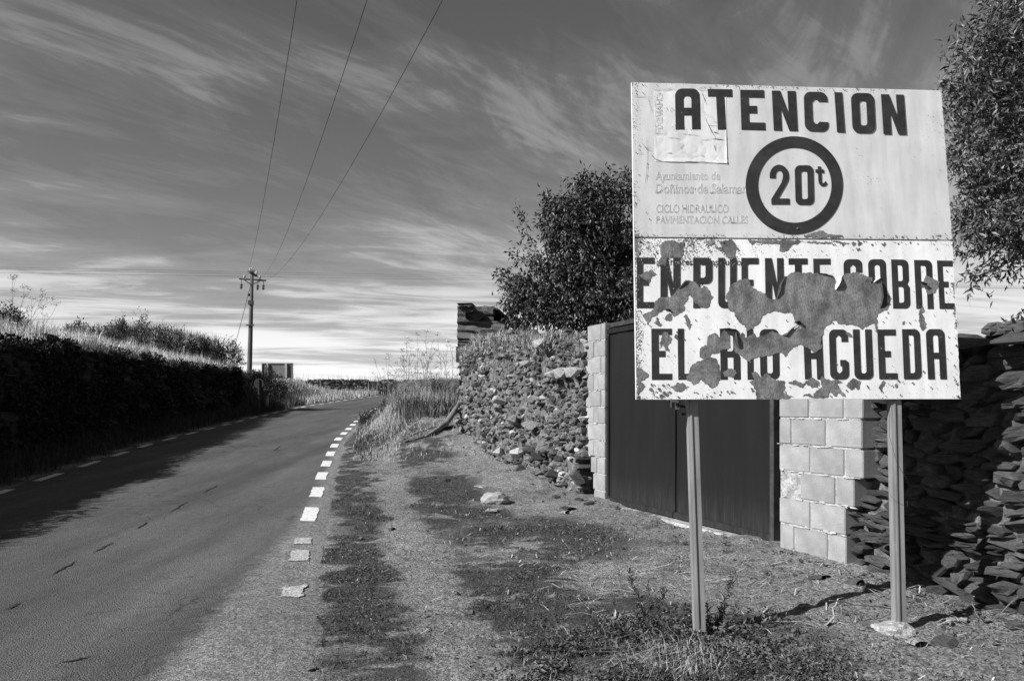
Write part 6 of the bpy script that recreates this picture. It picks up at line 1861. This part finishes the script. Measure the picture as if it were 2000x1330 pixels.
spiky([(A1(1395, 1250), A1(1435, 1118), 150), (A1(1395, 1250), A1(1412, 1185), 120), (A1(1400, 1252), A1(1445, 1180), 70), (A1(1400, 1255), A1(1458, 1215), 100), (A1(1390, 1250), A1(1380, 1180), 90), (A1(1405, 1255), A1(1430, 1225), 150), (A1(1385, 1252), A1(1400, 1215), 150), (A1(1410, 1258), A1(1470, 1240), 80)], 0, (b2.x, b2.y, gz(b2.x, b2.y)), 'spiny dark weed growing right of the left post', 6)
# weed stubble at right, dark twiggy bits
b3 = at(1960, 1190, 4.5)
mb = MB()
for (a, b) in (((1905, 1240), (1990, 1163)), ((1930, 1235), (1985, 1195)), ((1912, 1205), (1898, 1175)), ((1620, 1172), (1740, 1188)), ((1780, 1300), (2000, 1292))):
    mb.tube(wig(at(a[0], a[1], 4.6), at(b[0], b[1], 4.75 if b[1] < 1200 else 4.5), 5, .006, a[0]), .0035, 5)
o = mb.build('dry_twigs', M['driftwood']); tag(o, 'thin dry twigs lying at the foot of the shaded wall', kind='stuff')

# ------------------------------------------------------------------ loose stones
def ground_hit(px, py):
    Z = 5.0
    for _ in range(40):
        x = (px - 1000) / F * Z; z = gz(x, Z); Z += .6 * ((CAMZ - z) * F / (py - HOR) - Z)
    return x, Z, z
x, y, z = ground_hit(966, 984)
b = lump('boulder', (x, y, z + .05), (.165, .12, .085), M['quartz'], None, 12.3, 3, .22)
tag(b, 'pale angular boulder alone on the verge, left of the rubble wall', 'stone')
GS = 'loose slate pieces fallen from the walls'
LS = [(1110, 995, 26, 8, 'flat slate piece lying nearest in front of the left block pier'), (1100, 1003, 22, 7, 'small flat slate tucked before the pale piece left of the gate'), (1150, 985, 24, 8, 'flat slate close to the foot of the left block pier'), (1085, 972, 18, 7, 'little slate piece at the foot of the rubble wall'),
      (940, 952, 24, 6, 'thin slate lying behind the pale boulder'), (960, 998, 26, 6, 'thin slate lying just in front of the pale boulder'), (870, 938, 14, 9, 'small dark stone on the verge behind and left of the boulder'), (765, 1035, 12, 7, 'small dark stone on the bare track near the edge line'),
      (913, 1008, 8, 6, 'small pale stone on the verge before the boulder'), (1130, 978, 20, 7, 'broken slate beside the rubble wall foot'), (1425, 1082, 24, 9, 'flat stone in front of the gate sill'), (1790, 1258, 34, 14, 'pale flat stone right of the concrete foot'),
      (1845, 1262, 46, 22, 'large dark slate lying before the shaded wall'), (1880, 1262, 26, 14, 'smaller slate right of the large dark one'), (1857, 1215, 16, 14, 'rounded pebble below the post shadow on the wall'), (1882, 1213, 16, 10, 'second rounded pebble nearer the wall'), (1702, 1230, 24, 8, 'small flat stone left of the concrete foot'),
      (1600, 1130, 40, 10, 'flat stone at the foot of the right block pier'), (1725, 1317, 12, 10, 'round pebble near the bottom edge below the right post'), (1985, 1225, 40, 16, 'slab half buried at the right edge under the wall'), (1668, 1140, 34, 14, 'broken slate where block pier and slate wall meet'), (1700, 1150, 36, 12, 'slate at the wall foot left of the right post')]
for i, (px, py, w, h, lb) in enumerate(LS):
    x, y, z = ground_hit(px, py)
    k = y / F
    o = bpy.data.objects.new('loose_stone', proto('r', (i * 5) % 22, 'quartz' if 'pale' in lb or 'pebble' in lb else 'slate')); col.objects.link(o)
    o.location = (x, y, z + h * k * .25); o.rotation_euler = (R(random.uniform(-14, 8)), R(random.uniform(-8, 8)), random.uniform(0, 3)); o.scale = (w * k * 1.15, w * k * .8, max(h * k, .015) * 1.1)
    tag(o, lb, 'stone', GS)
# gravel
def gravel(n, x0, x1, y0, y1, size, seed, dens=None, matn='rubble'):
    r = np.random.default_rng(seed); xy = np.stack([r.uniform(x0, x1, n), y0 + (y1 - y0) * r.random(n) ** 1.3], -1)
    ok = open_ground(xy[:, 0], xy[:, 1])
    if dens is not None: ok &= r.random(n) < dens(xy[:, 0], xy[:, 1])
    xy = xy[ok]; n = len(xy); z = height(xy[:, 0], xy[:, 1])
    Vs = []; Fs = []; Ts = []; b = 0
    for k in range(n):
        V, Fc = SM_R[k % len(SM_R)]
        s = size[0] + (size[1] - size[0]) * r.random() ** 3
        a = r.uniform(0, 6.28); c_, s_ = math.cos(a), math.sin(a)
        W = V * [s * 1.3, s, s * .6]; W = np.c_[W[:, 0] * c_ - W[:, 1] * s_, W[:, 0] * s_ + W[:, 1] * c_, W[:, 2] + s * .12] + [xy[k, 0], xy[k, 1], z[k]]
        Vs.append(W); Fs.append(Fc + b); b += len(V); Ts.append(np.full(len(V), r.choice([.6, .9, 1.2, 1.6, 2.4], p=[.25, .3, .25, .15, .05])))
    return np.concatenate(Vs), np.concatenate(Fs), np.concatenate(Ts)
SM_R = []
for s_ in range(8):
    r_ = random.Random(s_ + 70); bm = bmesh.new()
    for i in range(7): bm.verts.new(Vector((r_.gauss(0, 1), r_.gauss(0, 1), r_.gauss(0, 1))).normalized() * .5)
    bmesh.ops.convex_hull(bm, input=bm.verts); bm.verts.index_update()
    SM_R.append((np.array([v.co[:] for v in bm.verts]), np.array([[v.index for v in f.verts] for f in bm.faces if len(f.verts) == 3]))); bm.free()
def foot_d(x, y):
    wo = ((x - WP.x) * WN.x + (y - WP.y) * WN.y); return .12 + .9 * np.exp(-((wo - .15) / .35) ** 2)
stuff('gravel', [gravel(2600, -2.6, 3.6, 3.4, 12, (.02, .075), 13, lambda x, y: foot_d(x, y) * .6 + .15), gravel(15000, -3.0, 3.8, 3.4, 14, (.006, .045), 3, foot_d), gravel(9000, -1.2, 3.6, 3.4, 8, (.005, .02), 8, lambda x, y: .8 + 0 * x), gravel(3500, 1.0, 3.4, 3.8, 6.4, (.006, .04), 4, foot_d), gravel(7000, -1.7, -.2, 3.4, 8, (.004, .014), 5, lambda x, y: .7 + 0 * x)], M['rubble'], 'small stones and gravel strewn over the verge')

# bark / fallen bough at the wall corner
lp = [at(830, 852, 14.2), at(856, 836, 14.3), at(872, 826, 14.4), at(888, 803, 14.9), at(897, 788, 15.2), at(903, 776, 15.3)]
for p in lp: p.z = max(p.z, gz(p.x, p.y) + .05)
mb = MB(); mb.tube(lp, [.012, .03, .055, .05, .035, .02], 9)
o = mb.build('fallen_bough', M['driftwood'], smooth=True); tag(o, 'curved fallen bough lying against the wall corner on the slope', 'branch')
r_ = np.random.default_rng(9); cpt = np.array([(-1.55, 15.6), (-1.9, 15.2), (-1.3, 16.0), (-2.2, 14.9)])
pts_s = cpt[r_.integers(0, 4, 2600)] + r_.standard_normal((2600, 2)) * [.22, .25]
pts_s = pts_s[(pts_s[:, 0] < -1.15)]
stuff('strewn_hay', [blades(0, pts_s, (.03, .09), (.006, .012), 2.2, (.7, 1.3), seed=10)], M['straw'], 'pale strewn hay on the slope beside the fallen bough')
sh0, sh1 = Vector((-1.95, 14.3)), Vector((-1.02, 15.6))
V = []; Fc = []; NA, NB = 26, 9; dv_ = (sh1 - sh0).normalized(); nv_ = Vector((-dv_.y, dv_.x))
rs_ = random.Random(8)
for i in range(NA + 1):
    t = i / NA; c_ = sh0.lerp(sh1, t) + nv_ * (-.10 * math.sin(math.pi * t)); wd2 = .50 * (.22 + .78 * float(sstep(0, .75, t))) * rs_.uniform(.72, 1.1)
    for k in range(NB + 1):
        q = c_ + nv_ * wd2 * k / NB; lift = .10 * math.exp(-(k / 1.6) ** 2) * math.sin(math.pi * min(1, t * 1.1 + .05)) + .02 + .02 * float(fbm(q.x * 9, q.y * 9, 3))
        V.append((q.x + .03 * (float(fbm(q.x * 14, q.y * 14, 3)) - .5), q.y, gz(q.x, q.y) + lift + .26 * (k / NB) ** .8 * math.sin(math.pi * min(1, .15 + t * .85))))
for i in range(NA):
    for k in range(NB): a_ = i * (NB + 1) + k; Fc.append((a_, a_ + 1, a_ + NB + 2, a_ + NB + 1))
me = fast_mesh('fallen_sheet', np.array(V), np.array(Fc), smooth=True)
M['hay_sheet'] = material('weathered_sheet', 0.12, 0.46, 14, 0.9, 1.0, 0.03, fine=(60, .5), stretch=(1, 1, 1))
o = link('fallen_sheet', me, M['hay_sheet']); md = o.modifiers.new('thick', 'SOLIDIFY'); md.thickness = .015
tag(o, 'pale tattered sheet of bark lying on the slope beside the wall corner', 'sheet')
Vh = np.array(V); ks = r_.integers(0, len(Vh), 2400); ph = Vh[ks] + r_.standard_normal((2400, 3)) * [.04, .04, .008]
stuff('hay_wisps', [blades(0, ph[:, :2], (.02, .07), (.004, .008), 2.0, (.3, 1.5), z=ph[:, 2] + .02, seed=41)], M['straw'], 'pale hay wisps on the tattered sheet by the wall corner')
c = at(894, 692, 15.6); mb = MB(); mb.box((c.x + .0, c.y, c.z), (.07, .05, .30)); mb.box((c.x + .05, c.y + .02, c.z), (.06, .02, .05))
o = mb.build('iron_bracket', M['iron'], bevel=.01); tag(o, 'small dark iron bracket sticking out at the wall corner edge', 'bracket')

# ------------------------------------------------------------------ power pole and lines
Yq = 58.6
pb = at(487, 735, Yq); ptop = at(492.5, 527, Yq)
pole = empty('power_pole', (pb.x, pb.y, 2.0), label='leaning wooden power pole with cross arm and hanging insulators above the left bank', cat='utility pole')
PI_ = mat_of(pole).inverted()
def pmesh(mb, name, mat, parent=pole, smooth=False):
    mb.v = [tuple(PI_ @ Vector(v)) for v in mb.v]; return mb.build(name, mat, parent, smooth=smooth)
dirp = (ptop - pb)
mb = MB(); mb.tube([pb - dirp * .18, pb, pb + dirp * .5, ptop], [.19, .18, .15, .11], 10); pmesh(mb, 'shaft', M['wood_pole'], smooth=True)
mb = MB(); a, b = at(467.5, 544.5, Yq), at(519.5, 548, Yq); mb.tube([a, b], .075, 6); pmesh(mb, 'cross_arm', M['wood_pole'])
mb = MB(); mb.tube([at(476, 546, Yq - .1), at(491, 556, Yq - .1)], .035, 4); mb.tube([at(508, 549, Yq - .1), at(492, 556, Yq - .1)], .035, 4); pmesh(mb, 'arm_brace', M['iron'])
mb = MB(); mb.tube([at(487, 531, Yq - .6), at(501, 539, Yq + .8)], .09, 6); pmesh(mb, 'top_arm', M['wood_pole'])
for (px, py) in ((488.5, 527), (492, 526.5), (495.5, 528.5), (501, 534), (477.5, 541), (507.5, 542)):
    c = at(px, py, Yq); mb = MB(); mb.lathe((c.x, c.y, c.z), [(.0, .14), (.06, .13), (.09, .06), (.05, .02), (.10, -.02), (.04, -.08), (.0, -.16)], 8); pmesh(mb, 'pin_insulator', M['ceramic'], smooth=True)
for (px, py) in ((471.5, 546), (503.5, 548), (514.5, 548)):
    a = at(px, py, Yq); mb = MB(); mb.tube([a, a - Vector((0, 0, .32))], .02, 4)
    for k in range(3): mb.lathe((a.x - .01 * k, a.y, a.z - .38 - .12 * k), [(.0, .06), (.10, .04), (.11, 0), (.05, -.05), (0, -.05)], 8)
    pmesh(mb, 'hanging_insulator', M['iron'])
mb = MB(); mb.box(tuple(at(490, 591, Yq - .2)), (.34, .3, .3)); mb.box(tuple(at(488.5, 635, Yq - .2)), (.55, .12, .09)); pmesh(mb, 'step_collar', M['iron'])
mb = MB(); g0 = at(491, 552, Yq); g1 = at(463, 660, Yq - 3); mb.tube([g0, g0.lerp(g1, .5), g1 + (g1 - g0) * .4], .018, 4); c = at(486, 576, Yq - .6); mb.lathe(tuple(c), [(0, .12), (.09, .08), (.09, -.08), (0, -.12)], 6); pmesh(mb, 'stay_wire', M['wire'])
GW = 'wires running from the pole overhead'
arm = [(477, 541), (507.5, 542), (516, 547)]
tops = [(580, 0), (717, 0), (865, 0)]
Ym = 9.8
names = ['leftmost overhead wire from the pole to the top of the picture', 'middle overhead wire from the pole to the top of the picture', 'rightmost overhead wire from the pole to the top of the picture']
for (ax, ay), (tx, ty), lb in zip(arm, tops, names):
    A = at(ax, ay, Yq); B = at(tx, ty, Ym); pts_ = []
    # parabola through A and B that is level under mid span
    dz = A.z - B.z
    for k in range(60):
        t = k / 59 * 2.0
        y = A.y + (B.y - A.y) * t; x = A.x + (B.x - A.x) * t
        z = B.z + dz * (abs(1 - t)) ** 1.75
        pts_.append((x, y, z))
    mb = MB(); mb.tube(pts_, .0052, 5); o = mb.build('overhead_wire', M['wire']); tag(o, lb, 'power line', GW)
GD = 'thin wires crossing the sky level behind the pole'
for (ya, yb, lb) in ((522, 540.5, 'highest thin wire crossing the sky behind the pole'), (525.5, 544.5, 'middle thin wire crossing the sky behind the pole'), (533, 547.5, 'lowest thin wire crossing the sky behind the pole')):
    a = at(0, ya, 57.5); b = at(980, yb, 61); d = b - a; c = at(492, 528 + (ya - 522) * .5, Yq)
    mb = MB(); pts_ = []
    for k in range(30):
        t = -.7 + 3.6 * k / 29; p = a + d * t; pts_.append(tuple(p))
    mb.tube(pts_, .008, 4); o = mb.build('distant_wire', M['wire']); tag(o, lb, 'power line', GD)

# ------------------------------------------------------------------ signs seen from behind, rail, stake
Ys = 31.0
o_s = at(541, 786, Ys); sb = empty('road_sign', (o_s.x, o_s.y, gz(o_s.x, o_s.y)), label='rectangular road sign on two posts, grey back showing, at the end of the left wall', cat='sign')
SI = mat_of(sb).inverted()
a = at(512.5, 738, Ys); b = at(572, 710, Ys)
mb = MB(); mb.box(tuple(SI @ ((a + b) / 2)), (b.x - a.x, .03, b.z - a.z)); mb.build('panel', M['sign_back'], sb, bevel=.005)
mb = MB()
for s_ in ((a.x, b.x, b.z), (a.x, b.x, a.z)): mb.box(tuple(SI @ Vector(((s_[0] + s_[1]) / 2, Ys - .02, s_[2]))), (s_[1] - s_[0] + .02, .05, .03))
for xx_ in (a.x, b.x): mb.box(tuple(SI @ Vector((xx_, Ys - .02, (a.z + b.z) / 2))), (.03, .05, b.z - a.z + .02))
mb.build('panel_flange', M['sign_back'], sb)
for px in (523, 559.5):
    p = at(px, 710, Ys); zb_ = gz(p.x, Ys) - .1
    mb = MB(); c = SI @ Vector((p.x, Ys - .06, (p.z + zb_) / 2)); mb.box(tuple(c), (.08, .05, p.z - zb_)); mb.build('post', M['sign_back_light'], sb)
Ys2 = 28.0
c = at(505.5, 749, Ys2); rs = empty('round_road_sign', (c.x, Ys2, gz(c.x, Ys2)), label='round road sign seen from behind in the shade left of the rectangular sign', cat='sign')
I2 = mat_of(rs).inverted(); q = I2 @ c
bm = bmesh.new(); bmesh.ops.create_cone(bm, cap_ends=True, segments=32, radius1=.17, radius2=.17, depth=.02, matrix=Matrix.Translation(q) @ Matrix.Rotation(R(90), 4, 'X'))
me = bpy.data.meshes.new('disc'); bm.to_mesh(me); bm.free(); link('disc', me, M['sign_back_shade'], rs)
mb = MB(); mb.box((q.x, q.y - .03, q.z / 2 + .02), (.05, .04, q.z + .25)); mb.build('post', M['sign_back_shade'], rs)
# timber baulk on the far verge
x, y = (641 - 1000) / F * 47, 47
lg = empty('timber_barrier', (x, y, gz(x, y)), label='low timber baulk on the pale verge left of the bend', cat='barrier')
mb = MB(); mb.tube([(-.45, 0, .18), (.55, -.1, .18)], .13, 8); mb.build('beam', M['driftwood'], lg); mb = MB(); mb.box((-.3, 0, .04), (.2, .3, .16)); mb.box((.4, -.1, .04), (.2, .3, .16)); mb.build('block_foot', M['driftwood'], lg)
x = (627 - 1000) / F * 56; mb = MB(); zt_ = at(627, 742, 56).z; mb.tube([(x, 56, gz(x, 56) - .1), (x, 56, zt_)], .09, 8)
o = mb.build('wooden_stake', M['wood_pole']); tag(o, 'short dark stake standing before the distant field wall', 'stake')
